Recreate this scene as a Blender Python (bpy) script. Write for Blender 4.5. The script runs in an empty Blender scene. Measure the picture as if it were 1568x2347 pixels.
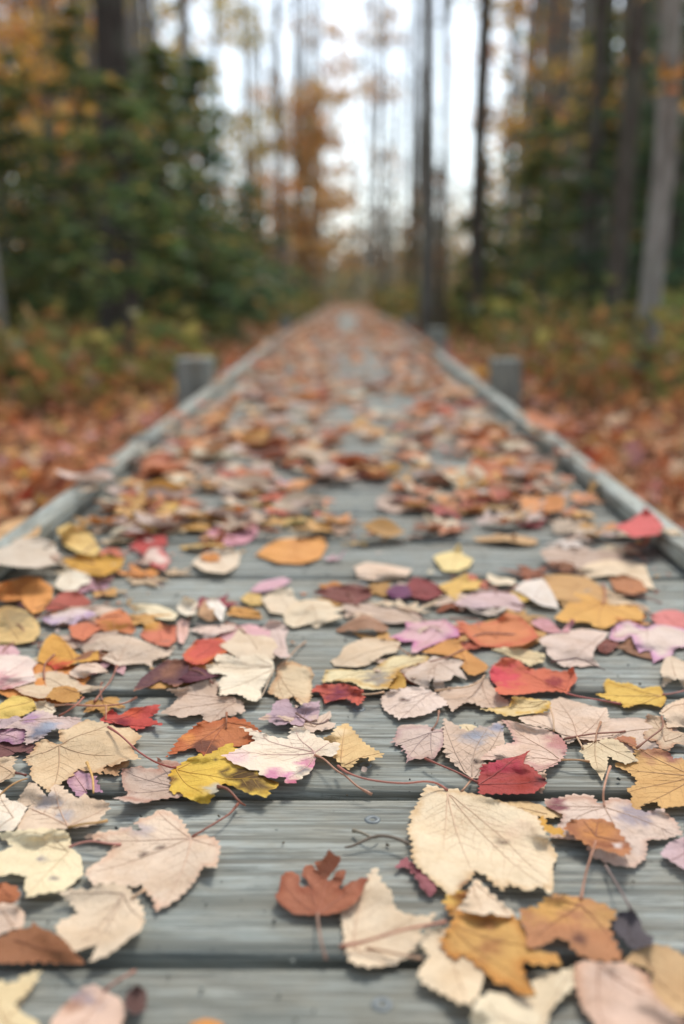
import bpy, bmesh, math, random
import numpy as np
from mathutils import Vector, Matrix, noise
from mathutils.geometry import delaunay_2d_cdt
from mathutils.bvhtree import BVHTree

random.seed(7); rng = np.random.default_rng(7)
SC = bpy.context.scene
COL = SC.collection

# ------------------------------------------------------------------ camera, sky, sun, exposure
CAM_H = 0.29
PITCH = math.radians(12.91); YAW = math.radians(0.33)
FPX = 2282.0; CX = 784.0; CY = 1173.5          # focal length and centre in pixels of a 1568 x 2347 frame
cam = bpy.data.cameras.new('Camera'); camo = bpy.data.objects.new('Camera', cam); COL.objects.link(camo)
cam.sensor_fit = 'VERTICAL'; cam.sensor_height = 36.0; cam.sensor_width = 24.05; cam.lens = 35.0
camo.location = (0, 0, CAM_H); camo.rotation_euler = (math.pi/2 - PITCH, 0, YAW)
cam.clip_start = 0.02; cam.clip_end = 600
cam.dof.use_dof = True; cam.dof.focus_distance = 0.615; cam.dof.aperture_fstop = 3.4
cam.dof.aperture_blades = 0
SC.camera = camo

SUN_EL, SUN_ROT = math.radians(52), math.radians(20)
world = bpy.data.worlds.new('World'); SC.world = world; world.use_nodes = True
wn = world.node_tree; wn.nodes.clear()
sky = wn.nodes.new('ShaderNodeTexSky'); sky.sky_type = 'NISHITA'; sky.sun_disc = False
sky.sun_elevation = SUN_EL; sky.sun_rotation = SUN_ROT; sky.air_density = 1.0; sky.dust_density = 1.2; sky.ozone_density = 1.0
hs = wn.nodes.new('ShaderNodeHueSaturation'); hs.inputs['Saturation'].default_value = 0.42
bg = wn.nodes.new('ShaderNodeBackground'); bg.inputs['Strength'].default_value = 0.13
wo = wn.nodes.new('ShaderNodeOutputWorld')
cool = wn.nodes.new('ShaderNodeMix'); cool.data_type = 'RGBA'; cool.blend_type = 'MULTIPLY'; cool.inputs[0].default_value = 1.0
cool.inputs[7].default_value = (.93, .98, 1.0, 1)      # thin overcast: the blue of the clear sky washed out
wn.links.new(sky.outputs[0], hs.inputs['Color']); wn.links.new(hs.outputs[0], cool.inputs[6]); wn.links.new(cool.outputs[2], bg.inputs['Color']); wn.links.new(bg.outputs[0], wo.inputs[0])
sun = bpy.data.lights.new('Sun', 'SUN'); sun.energy = 1.5; sun.angle = math.radians(15); sun.color = (1.0, 0.97, 0.92)
suno = bpy.data.objects.new('Sun', sun); COL.objects.link(suno)
sd = Vector((math.sin(SUN_ROT)*math.cos(SUN_EL), math.cos(SUN_ROT)*math.cos(SUN_EL), math.sin(SUN_EL)))
suno.rotation_euler = sd.to_track_quat('Z', 'Y').to_euler(); suno.location = (2, 6, 12)
SC.view_settings.view_transform = 'Standard'; SC.view_settings.look = 'None'
SC.view_settings.gamma = 1.0; SC.view_settings.exposure = 1.0
SC.cycles.use_denoising = True
SC.cycles.max_bounces = 8; SC.cycles.transparent_max_bounces = 8

# ------------------------------------------------------------------ helpers
RC = (Matrix.Rotation(YAW, 3, 'Z') @ Matrix.Rotation(math.pi/2 - PITCH, 3, 'X'))
RCn = np.array(RC)
CAMP = np.array([0, 0, CAM_H])
FR = {'A': (1, 0, 0), 'L3': (.5028, 0, 1751.9), 'R3': (.5028, 779.6, 1751.9), 'L2': (.5028, 0, 1343.2), 'R2': (.5028, 779.6, 1343.2),
      'L1': (.5028, 0, 1051.2), 'R1': (.5028, 779.6, 1051.2)}
FR['B'] = (.15643, 613.2, 1927.1)
for i, x0 in enumerate((0, 379.6, 759.2, 1130.0)):
    FR['Z%d' % (i+1)] = (.27932, x0, 1605.9); FR['Z%d' % (i+5)] = (.27932, x0, 1343.2)

def rays(P):                       # photo points -> world ray directions
    P = np.asarray(P, float)
    d = np.stack([(P[:, 0]-CX)/FPX, -(P[:, 1]-CY)/FPX, -np.ones(len(P))], 1)
    return d @ RCn.T
def onplane(P, z=0.0):
    d = rays(P); t = (z-CAM_H)/d[:, 2]
    return CAMP + d*t[:, None]
def to_px(P):
    q = (np.asarray(P, float)-CAMP) @ RCn
    return np.stack([CX+FPX*q[:, 0]/-q[:, 2], CY-FPX*q[:, 1]/-q[:, 2]], 1)
def fr(f, s):                      # "x,y x,y" in a zoom frame -> photo points
    k, x0, y0 = FR[f]
    return np.array([[float(a)*k+x0, float(b)*k+y0] for a, b in (p.split(',') for p in s.split())])
def S(r, g, b):
    f = lambda c: (c/255/12.92 if c/255 <= .04045 else ((c/255+.055)/1.055)**2.4)
    return (f(r), f(g), f(b))

def link_mesh(name, verts, faces, mat, parent=None, loc=None, cols=None, smooth=True):
    me = bpy.data.meshes.new(name)
    v = np.asarray(verts, float)
    if loc is not None: v = v - np.asarray(loc)
    me.from_pydata(v.tolist(), [], [list(map(int, f)) for f in faces])
    if smooth: me.polygons.foreach_set('use_smooth', [True]*len(me.polygons))
    if cols is not None:
        a = me.color_attributes.new('tone', 'FLOAT_COLOR', 'POINT')
        c = np.ones((len(v), 4), np.float32); c[:, :3] = cols
        a.data.foreach_set('color', c.ravel())
    me.update()
    if mat: me.materials.append(mat)
    o = bpy.data.objects.new(name, me); COL.objects.link(o)
    if parent: o.parent = parent
    elif loc is not None: o.location = loc
    return o
def empty(name, loc):
    o = bpy.data.objects.new(name, None); o.empty_display_size = 0.05; COL.objects.link(o); o.location = loc
    return o
USED = {}
def tag(o, label, cat, group=None, kind=None):
    if kind: o['kind'] = kind
    else:
        o['label'] = label; o['category'] = cat; USED[label] = USED.get(label, 0)+1
    if group: o['group'] = group
    return o

class MB:
    def __init__(s): s.v = []; s.f = []; s.c = []; s.n = 0
    def add(s, v, f, col=None):
        v = np.asarray(v, float); s.v.append(v); s.f += [[int(i)+s.n for i in q] for q in f]; s.n += len(v)
        if col is not None:
            c = np.asarray(col, float); s.c.append(np.tile(c, (len(v), 1)) if c.ndim == 1 else c)
    def build(s, name, mat, parent=None, loc=None, smooth=True):
        return link_mesh(name, np.concatenate(s.v), s.f, mat, parent, loc, np.concatenate(s.c) if s.c else None, smooth)

def tube(pts, rad, n=6, cap=True):
    pts = np.asarray(pts, float); m = len(pts); rad = np.broadcast_to(np.asarray(rad, float), (m,))
    t = np.gradient(pts, axis=0); t /= np.linalg.norm(t, axis=1)[:, None]+1e-12
    up = np.array([0, 0, 1.0]) if abs(t[0, 2]) < .9 else np.array([1.0, 0, 0])
    a = np.cross(t, up); a /= np.linalg.norm(a, axis=1)[:, None]+1e-12
    b = np.cross(t, a)
    th = np.arange(n)*2*math.pi/n
    V = pts[:, None]+rad[:, None, None]*(np.cos(th)[None, :, None]*a[:, None]+np.sin(th)[None, :, None]*b[:, None])
    F = [[i*n+j, i*n+(j+1) % n, (i+1)*n+(j+1) % n, (i+1)*n+j] for i in range(m-1) for j in range(n)]
    if cap: F += [list(range(n))[::-1], [(m-1)*n+j for j in range(n)]]
    return V.reshape(-1, 3), F
def spline(P, step):
    P = np.asarray(P, float)
    if len(P) > 2:
        Q = [P[0]]
        E = np.vstack([2*P[0]-P[1], P, 2*P[-1]-P[-2]])
        for i in range(1, len(E)-2):
            for t in np.linspace(0, 1, 9)[1:]:
                Q.append(.5*(2*E[i]+(E[i+1]-E[i-1])*t+(2*E[i-1]-5*E[i]+4*E[i+1]-E[i+2])*t*t+(3*E[i]-E[i-1]-3*E[i+1]+E[i+2])*t**3))
        P = np.array(Q)
    d = np.r_[0, np.cumsum(np.linalg.norm(np.diff(P, axis=0), axis=1))]
    s = np.linspace(0, d[-1], max(3, int(d[-1]/step)+1))
    return np.stack([np.interp(s, d, P[:, k]) for k in range(P.shape[1])], 1)

# ------------------------------------------------------------------ materials
class NT:
    def __init__(s, name):
        s.m = bpy.data.materials.new(name); s.m.use_nodes = True; s.t = s.m.node_tree; s.t.nodes.clear()
        s.out = s.n('ShaderNodeOutputMaterial')
    def n(s, t, **k):
        x = s.t.nodes.new(t)
        for a, b in k.items(): setattr(x, a, b)
        return x
    def l(s, a, b): s.t.links.new(a, b)
    def setin(s, node, key, val):
        if hasattr(val, 'node'): s.l(val, node.inputs[key])
        else: node.inputs[key].default_value = val
    def noise(s, vec, scale, detail=3, rough=.55):
        x = s.n('ShaderNodeTexNoise'); s.l(vec, x.inputs['Vector']); x.inputs['Scale'].default_value = scale
        x.inputs['Detail'].default_value = detail; x.inputs['Roughness'].default_value = rough; return x.outputs['Fac']
    def ramp(s, fac, stops):
        x = s.n('ShaderNodeValToRGB'); s.l(fac, x.inputs[0]); e = x.color_ramp.elements
        while len(e) < len(stops): e.new(.5)
        for q, (p, c) in zip(e, stops):
            q.position = p; q.color = (c, c, c, 1) if isinstance(c, (int, float)) else (*c, 1)
        return x.outputs[0]
    def mix(s, fac, a, b, mode='MIX'):
        x = s.n('ShaderNodeMix', data_type='RGBA', blend_type=mode)
        s.setin(x, 0, fac)
        for i, v in ((6, a), (7, b)):
            if hasattr(v, 'node'): s.l(v, x.inputs[i])
            else: x.inputs[i].default_value = (*v, 1)
        return x.outputs[2]
    def math(s, op, a, b=0.0):
        x = s.n('ShaderNodeMath', operation=op); s.setin(x, 0, a); s.setin(x, 1, b); return x.outputs[0]
    def mapping(s, vec, scale, loc=(0, 0, 0)):
        x = s.n('ShaderNodeMapping'); s.l(vec, x.inputs[0]); x.inputs['Scale'].default_value = scale; x.inputs['Location'].default_value = loc
        return x.outputs[0]
    def bump(s, h, strength, dist):
        x = s.n('ShaderNodeBump'); s.l(h, x.inputs['Height']); x.inputs['Strength'].default_value = strength; x.inputs['Distance'].default_value = dist
        return x.outputs[0]
    def prin(s, col, rough=.6, spec=.3, nrm=None):
        x = s.n('ShaderNodeBsdfPrincipled'); s.setin(x, 'Base Color', col if hasattr(col, 'node') else (*col, 1)); s.setin(x, 'Roughness', rough)
        x.inputs['Specular IOR Level'].default_value = spec
        if nrm is not None: s.l(nrm, x.inputs['Normal'])
        return x.outputs[0]
    def objvec(s, spread=50.0):      # object coordinates shifted by a random amount per object
        tc = s.n('ShaderNodeTexCoord'); oi = s.n('ShaderNodeObjectInfo')
        c = s.n('ShaderNodeCombineXYZ'); m = s.math('MULTIPLY', oi.outputs['Random'], spread)
        s.l(m, c.inputs[0]); s.l(m, c.inputs[1]); s.l(m, c.inputs[2])
        v = s.n('ShaderNodeVectorMath', operation='ADD'); s.l(tc.outputs['Object'], v.inputs[0]); s.l(c.outputs[0], v.inputs[1])
        return v.outputs[0], oi.outputs['Random']
    def fin(s, sh): s.l(sh, s.out.inputs[0]); return s.m

def mat_leaf():
    k = NT('dry_leaf'); at = k.n('ShaderNodeAttribute', attribute_name='tone'); vec, rnd = k.objvec()
    base = at.outputs['Color']
    n1 = k.noise(vec, 45, 4, .6); n2 = k.noise(vec, 210, 3, .6)
    c = k.mix(k.ramp(n1, [(.42, 0), (.70, .5)]), base, k.mix(1.0, base, (.72, .60, .48), 'MULTIPLY'))
    c = k.mix(k.ramp(n2, [(.45, 0), (.75, .30)]), c, k.mix(1.0, base, (1.15, 1.1, 1.02), 'MULTIPLY'))
    vo = k.n('ShaderNodeTexVoronoi', feature='F1'); k.l(vec, vo.inputs['Vector']); vo.inputs['Scale'].default_value = 330
    dots = k.ramp(vo.outputs['Distance'], [(.10, 1), (.20, 0)])
    dm = k.math('MULTIPLY', dots, k.ramp(k.noise(vec, 70, 2), [(.58, 0), (.70, .55)]))
    c = k.mix(dm, c, k.mix(1.0, base, (.30, .24, .20), 'MULTIPLY'))
    ve = k.n('ShaderNodeTexVoronoi', feature='DISTANCE_TO_EDGE'); k.l(vec, ve.inputs['Vector']); ve.inputs['Scale'].default_value = 280
    net = k.ramp(ve.outputs['Distance'], [(.02, 1), (.09, 0)])
    c = k.mix(k.math('MULTIPLY', net, .10), c, k.mix(1.0, base, (.6, .5, .42), 'MULTIPLY'))
    h = k.math('ADD', k.math('MULTIPLY', net, .12), k.math('ADD', k.noise(vec, 120, 3), k.math('MULTIPLY', n2, .6)))
    nb = k.bump(h, .7, .0013)
    p = k.prin(c, .66, .14, nb)
    tr = k.n('ShaderNodeBsdfTranslucent'); k.l(c, tr.inputs[0]); k.l(nb, tr.inputs[1])
    mx = k.n('ShaderNodeMixShader'); mx.inputs[0].default_value = .13; k.l(p, mx.inputs[1]); k.l(tr.outputs[0], mx.inputs[2])
    return k.fin(mx.outputs[0])
def mat_tone(name, rough=.6, trans=0.0, bscale=0, spec=.3, vary=.35):
    k = NT(name); at = k.n('ShaderNodeAttribute', attribute_name='tone'); vec, rnd = k.objvec()
    c = k.mix(k.ramp(k.noise(vec, bscale or 8, 3), [(.35, 0), (.7, vary)]), at.outputs['Color'], k.mix(1.0, at.outputs['Color'], (.5, .45, .4), 'MULTIPLY'))
    p = k.prin(c, rough, spec)
    if trans:
        tr = k.n('ShaderNodeBsdfTranslucent'); k.l(c, tr.inputs[0])
        mx = k.n('ShaderNodeMixShader'); mx.inputs[0].default_value = trans; k.l(p, mx.inputs[1]); k.l(tr.outputs[0], mx.inputs[2]); p = mx.outputs[0]
    return k.fin(p)
def mat_wood(name, along='X', gain=1.0):
    k = NT(name); vec, rnd = k.objvec(7.0)
    sc = (1, 1, 1) if along == 'X' else None
    if along == 'Y':
        mp = k.n('ShaderNodeMapping'); k.l(vec, mp.inputs[0]); mp.inputs['Rotation'].default_value = (0, 0, math.pi/2); vec = mp.outputs[0]
    if along == 'Z':
        mp = k.n('ShaderNodeMapping'); k.l(vec, mp.inputs[0]); mp.inputs['Rotation'].default_value = (0, math.pi/2, 0); vec = mp.outputs[0]
    warp = k.noise(k.mapping(vec, (.9, 4, 4)), 2.0, 2, .5)
    wv = k.n('ShaderNodeCombineXYZ'); k.l(k.math('MULTIPLY', warp, .026), wv.inputs[1]); k.l(k.math('MULTIPLY', warp, .03), wv.inputs[2])
    v2 = k.n('ShaderNodeVectorMath', operation='ADD'); k.l(vec, v2.inputs[0]); k.l(wv.outputs[0], v2.inputs[1]); v2 = v2.outputs[0]
    rings = k.noise(k.mapping(v2, (.5, 1, 1)), 95, 2, .6)        # broad growth bands
    fine = k.noise(k.mapping(v2, (.045, 1, 1)), 520, 4, .7)      # fibre streaks
    mid = k.noise(k.mapping(v2, (.03, 1, 1)), 170, 3, .6)
    lines = k.noise(k.mapping(v2, (.022, 1, 1)), 130, 2, .45)    # dark latewood lines
    blotch = k.noise(k.mapping(vec, (.5, 1, 1)), 16, 4, .6)
    lines2 = k.noise(k.mapping(v2, (.014, 1, 1)), 290, 2, .5); crack = k.noise(k.mapping(v2, (.010, 1, 1)), 420, 1, .4)
    c = k.mix(k.ramp(mid, [(.40, 0), (.60, 1)]), S(138, 142, 135), S(172, 177, 171))
    c = k.mix(k.ramp(rings, [(.45, 0), (.62, .5)]), c, S(156, 150, 134))
    c = k.mix(k.ramp(lines, [(.39, .85), (.445, 0)]), c, S(104, 98, 86))
    c = k.mix(k.ramp(lines2, [(.35, .75), (.43, 0)]), c, S(104, 103, 94))
    c = k.mix(k.ramp(lines2, [(.56, 0), (.68, .38)]), c, S(188, 190, 182))
    c = k.mix(k.ramp(fine, [(.42, .75), (.49, 0)]), c, S(92, 92, 86))
    c = k.mix(k.ramp(crack, [(.27, .95), (.31, 0)]), c, S(40, 40, 36))
    c = k.mix(k.ramp(blotch, [(.42, .0), (.72, .5)]), c, S(134, 126, 106))
    c = k.mix(k.ramp(k.noise(k.mapping(vec, (.35, 1, 1)), 24, 5, .65), [(.54, .0), (.70, .6)]), c, S(98, 102, 96))
    c = k.mix(k.ramp(k.noise(vec, 6, 2), [(.4, 0), (.7, .3)]), c, S(122, 136, 134))
    tint = k.mix(rnd, tuple(gain*q for q in (.78, .755, .725)), tuple(gain*q for q in (1.03, .98, .93))); c = k.mix(1.0, c, tint, 'MULTIPLY')
    vo = k.n('ShaderNodeTexVoronoi', feature='F1'); k.l(k.mapping(vec, (.7, 1, 1)), vo.inputs['Vector']); vo.inputs['Scale'].default_value = 150
    sp = k.math('MULTIPLY', k.ramp(vo.outputs['Distance'], [(.06, 1), (.14, 0)]), k.ramp(k.noise(vec, 30, 2), [(.5, 0), (.62, .8)]))
    c = k.mix(sp, c, S(60, 66, 62))
    h = k.math('ADD', k.math('MULTIPLY', lines, .9), k.math('ADD', k.math('MULTIPLY', lines2, .7), k.math('MULTIPLY', fine, .4)))
    return k.fin(k.prin(c, .72, .25, k.bump(h, .8, .0016)))
def mat_bark():
    k = NT('bark'); at = k.n('ShaderNodeAttribute', attribute_name='tone'); vec, rnd = k.objvec()
    n = k.noise(k.mapping(vec, (1, 1, .22)), 34, 5, .65); m = k.noise(vec, 5, 3)
    c = k.mix(k.ramp(n, [(.36, .75), (.58, 0)]), at.outputs['Color'], k.mix(1.0, at.outputs['Color'], (.30, .28, .25), 'MULTIPLY'))
    c = k.mix(k.ramp(m, [(.5, 0), (.72, .5)]), c, k.mix(.5, at.outputs['Color'], S(120, 130, 110)))
    return k.fin(k.prin(c, .85, .1, k.bump(n, 1.0, .02)))
def mat_ground():
    k = NT('forest_floor'); tc = k.n('ShaderNodeTexCoord'); vec = tc.outputs['Object']
    vo = k.n('ShaderNodeTexVoronoi', feature='F1'); k.l(vec, vo.inputs['Vector']); vo.inputs['Scale'].default_value = 19
    sep = k.n('ShaderNodeSeparateColor'); k.l(vo.outputs['Color'], sep.inputs[0])
    c = k.ramp(sep.outputs[0], [(0, S(92, 52, 34)), (.3, S(150, 84, 48)), (.55, S(176, 112, 70)), (.8, S(120, 78, 52)), (1, S(190, 150, 110))])
    c = k.mix(k.ramp(k.noise(vec, 1.3, 3), [(.48, 0), (.68, .75)]), c, S(74, 72, 38))
    c = k.mix(k.ramp(k.noise(vec, 9, 3), [(.4, .6), (.6, 0)]), c, S(60, 42, 30))
    return k.fin(k.prin(c, .85, .1, k.bump(vo.outputs['Distance'], .8, .03)))
def mat_metal():
    k = NT('screw_steel'); vec, r = k.objvec(); c = k.mix(k.noise(vec, 400, 3), S(72, 76, 76), S(118, 124, 124))
    x = k.n('ShaderNodeBsdfPrincipled'); k.l(c, x.inputs['Base Color']); x.inputs['Metallic'].default_value = .2; x.inputs['Roughness'].default_value = .5
    return k.fin(x.outputs[0])
M_LEAF = mat_leaf(); M_STEM = mat_tone('leaf_stem', .5, 0, 200); M_WOOD = mat_wood('weathered_plank', 'X'); M_RAIL = mat_wood('weathered_rail', 'Y', 1.28); M_POST = mat_wood('weathered_post', 'Z', .9)
M_BARK = mat_bark(); M_GROUND = mat_ground(); M_SCREW = mat_metal()
M_FOL = mat_tone('foliage', .6, .50, 1.5); M_LITTER = mat_tone('litter_leaf', .65, .2, 60); M_GRIT = mat_tone('grit', .8, 0, 300)

# ------------------------------------------------------------------ ground and boardwalk
def dz(y): return -.0096*min(max(0.0, y-5.0), 20.5)      # the far stretch runs slightly downhill
def ground():
    xs = np.unique(np.r_[np.linspace(-200, -12, 14), np.linspace(-12, 12, 61), np.linspace(12, 200, 14)])
    ys = np.unique(np.r_[np.linspace(-60, -2, 8), np.linspace(-2, 22, 61), np.linspace(22, 320, 24)])
    V = []
    for y in ys:
        for x in xs:
            z = -.16 + .10*noise.noise(Vector((x*.35, y*.35, 3.1)))*min(1, max(0, (abs(x)-.5)/1.2)) + .05*noise.noise(Vector((x*1.1, y*1.1, 8)))*min(1, max(0, abs(x)-.45)) + dz(y)
            V.append((x, y, z))
    n = len(xs)
    F = [[j*n+i, j*n+i+1, (j+1)*n+i+1, (j+1)*n+i] for j in range(len(ys)-1) for i in range(n-1)]
    return tag(link_mesh('ground', V, F, M_GROUND), None, None, kind='structure')
GROUND = ground()
def gz(x, y): return -.16 + .10*noise.noise(Vector((x*.35, y*.35, 3.1)))*min(1, max(0, (abs(x)-.5)/1.2)) + .05*noise.noise(Vector((x*1.1, y*1.1, 8)))*min(1, max(0, abs(x)-.45)) + dz(y)

def rbox(x0, x1, y0, y1, z0, z1, r, seg=3, axis='X', sag=0.0, n=1):
    """a board with its long edges rounded; axis is its long axis"""
    if axis == 'X': a0, a1, b0, b1 = x0, x1, y0, y1
    else: a0, a1, b0, b1 = y0, y1, x0, x1
    prof = []
    for cx, cz, t0 in ((b1-r, z1-r, 0), (b0+r, z1-r, 90), (b0+r, z0+r, 180), (b1-r, z0+r, 270)):
        for i in range(seg+1):
            t = math.radians(t0+90*i/seg); prof.append((cx+r*math.cos(t), cz+r*math.sin(t)))
    m = len(prof); V = []
    for i in range(n+1):
        a = a0+(a1-a0)*i/n
        for b, z in prof:
            w = sag*math.sin(9*a+b*3)
            V.append((a, b, z+w) if axis == 'X' else (b, a, z+w))
    F = [[i*m+j, i*m+(j+1) % m, (i+1)*m+(j+1) % m, (i+1)*m+j] for i in range(n) for j in range(m)]
    F += [list(range(m))[::-1], [n*m+j for j in range(m)]]
    if axis == 'Y': F = [f[::-1] for f in F]
    return V, F
PITCHP = .1463; GAP = .0085; FAR0 = .3815; HALF = .405
BW = tag(empty('boardwalk', (0, FAR0, 0)), 'weathered grey plank boardwalk with low side rails, strewn with fallen leaves, running into the woods', 'boardwalk')
bwl = np.array((0, FAR0, 0))
proto_screw = None
def screw(x, y, plank):
    V = []; F = []; n = 14
    for r, z in ((.0046, -.002), (.0046, .0004), (.0040, .0009), (.0019, .0008), (.0014, -.0004)):
        V += [(r*math.cos(2*math.pi*i/n), r*math.sin(2*math.pi*i/n), z) for i in range(n)]
    F = [[k*n+i, k*n+(i+1) % n, (k+1)*n+(i+1) % n, (k+1)*n+i] for k in range(4) for i in range(n)]+[[4*n+i for i in range(n)]]
    global proto_screw
    if proto_screw is None:
        proto_screw = link_mesh('screw', V, F, M_SCREW); o = proto_screw
    else:
        o = proto_screw.copy(); COL.objects.link(o)
    o.parent = plank; o.location = (x, y, 0.0)
rest = MB()
for k in range(-4, 168):
    yc = FAR0 + PITCHP*k - (PITCHP+0)/2 + 0
    y1 = FAR0+PITCHP*k; y0 = y1-PITCHP+GAP
    z = random.uniform(-.0016, .0)+dz(y0)
    hx = HALF+random.uniform(-.006, .008)
    V, F = rbox(-hx, hx, y0, y1, z-.038, z, .0055, 4, 'X', .0003, 12)
    if k < 96:
        yc = (y0+y1)/2
        o = link_mesh('plank', V, F, M_WOOD, BW, (0, yc, 0)); o.location = np.array((0, yc, 0))-bwl
        if k < 9:
            for sx in (.0115, -.345, .345):
                for sy in (-.042, .046): screw(sx+random.uniform(-.004, .004), sy+random.uniform(-.005, .005), o); o.children[-1].location.z = z
    else: rest.add(V, F)
o = rest.build('plank', M_WOOD, BW, (0, FAR0, 0)); o['kind'] = 'stuff'
def rail(sgn, y0, y1):
    x0, x1 = sorted((sgn*.346, sgn*.374))
    V, F = rbox(x0, x1, y0, y1, .002, .024, .004, 3, 'Y', .0003, 14)
    V = [(a, b, c+dz(b)) for a, b, c in V]
    yc = (y0+y1)/2; o = link_mesh('side_rail', V, F, M_RAIL, BW, ((x0+x1)/2, yc, 0)); o.location = np.array(((x0+x1)/2, yc, 0))-bwl
for sgn, cuts in ((-1, (.62, 1.70, 4.9, 9.6, 14.4, 19.5, 25)), (1, (.60, 2.45, 4.75, 9.5, 14.4, 19.4, 25))):
    for a, b in zip(cuts, cuts[1:]): rail(sgn, a+(.035 if a in (1.70,) else .004), b-.003)
def post(x, y, w, top):
    V, F = rbox(x-w/2, x+w/2, y-w/2, y+w/2, 0, 1, .004, 2, 'X', 0, 1)
    bm = bmesh.new(); bmesh.ops.create_cube(bm, size=1)
    for v in bm.verts: v.co = Vector((v.co.x*w, v.co.y*w, -.25 if v.co.z < 0 else top))
    bmesh.ops.bevel(bm, geom=bm.edges[:], offset=.005, segments=3, affect='EDGES', profile=.5)
    me = bpy.data.meshes.new('post'); bm.to_mesh(me); bm.free(); me.materials.append(M_POST)
    o = bpy.data.objects.new('post', me); COL.objects.link(o); o.parent = BW; o.location = np.array((x, y, 0))-bwl
post(-.426, 2.80, .098, .088); post(.428, 2.72, .080, .092); post(.42, 4.80, .088, .085); post(-.424, 7.0, .088, .06); post(.424, 7.1, .088, .07)
# bearers under the deck
for x in (-.345, .0115, .345):
    V, F = rbox(x-.045, x+.045, .0, 25, -.15, -.040, .003, 1, 'Y', 0, 25); V = [(a, b, c+dz(b)) for a, b, c in V]
    o = link_mesh('bearer', V, F, M_RAIL, BW, (x, 7, 0)); o.location = np.array((x, 7, 0))-bwl
# ------------------------------------------------------------------ leaves: one builder for every fallen leaf
HX0, HY0, HC = -.8, .12, .003
HN = (int(1.6/HC), int(2.9/HC))
HMAP = np.full(HN, .0008)
def hcell(xy):
    return np.clip(((xy[:, 0]-HX0)/HC).astype(int), 1, HN[0]-2), np.clip(((xy[:, 1]-HY0)/HC).astype(int), 1, HN[1]-2)
def hget(xy):
    i, j = hcell(np.asarray(xy, float)); return HMAP[i, j]
def hput(xy, z):
    i, j = hcell(xy)
    for a in (-1, 0, 1):
        for b in (-1, 0, 1): np.maximum.at(HMAP, (i+a, j+b), z)
# the side rails stand under whatever lies on them
for sgn in (-1, 1):
    a, b = sorted((sgn*.338, sgn*.375)); i0, i1 = int((a-HX0)/HC), int((b-HX0)/HC)
    HMAP[i0:i1+1, int((.6-HY0)/HC):] = .025

def resample(P, step):
    P = np.asarray(P, float); Q = np.vstack([P, P[:1]])
    d = np.r_[0, np.cumsum(np.linalg.norm(np.diff(Q, axis=0), axis=1))]
    n = max(12, int(d[-1]/step)); s = np.arange(n)*d[-1]/n
    return np.stack([np.interp(s, d, Q[:, 0]), np.interp(s, d, Q[:, 1])], 1), s
def inside(P, poly):
    x, y = P[:, 0][:, None], P[:, 1][:, None]; a = poly; b = np.roll(poly, -1, 0)
    c = ((a[:, 1] > y) != (b[:, 1] > y)) & (x < (b[:, 0]-a[:, 0])*(y-a[:, 1])/(b[:, 1]-a[:, 1]+1e-15)+a[:, 0])
    return c.sum(1) % 2 == 1
def vnoise(P, s, seed):
    return np.array([noise.noise(Vector((p[0]*s+seed, p[1]*s-seed, seed*.37))) for p in P])
def flatten_outline(P):
    a = .5*np.sum(P[:, 0]*np.roll(P[:, 1], -1)-np.roll(P[:, 0], -1)*P[:, 1])
    return P if a > 0 else P[::-1].copy()
STEMC = S(150, 92, 78)

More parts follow.
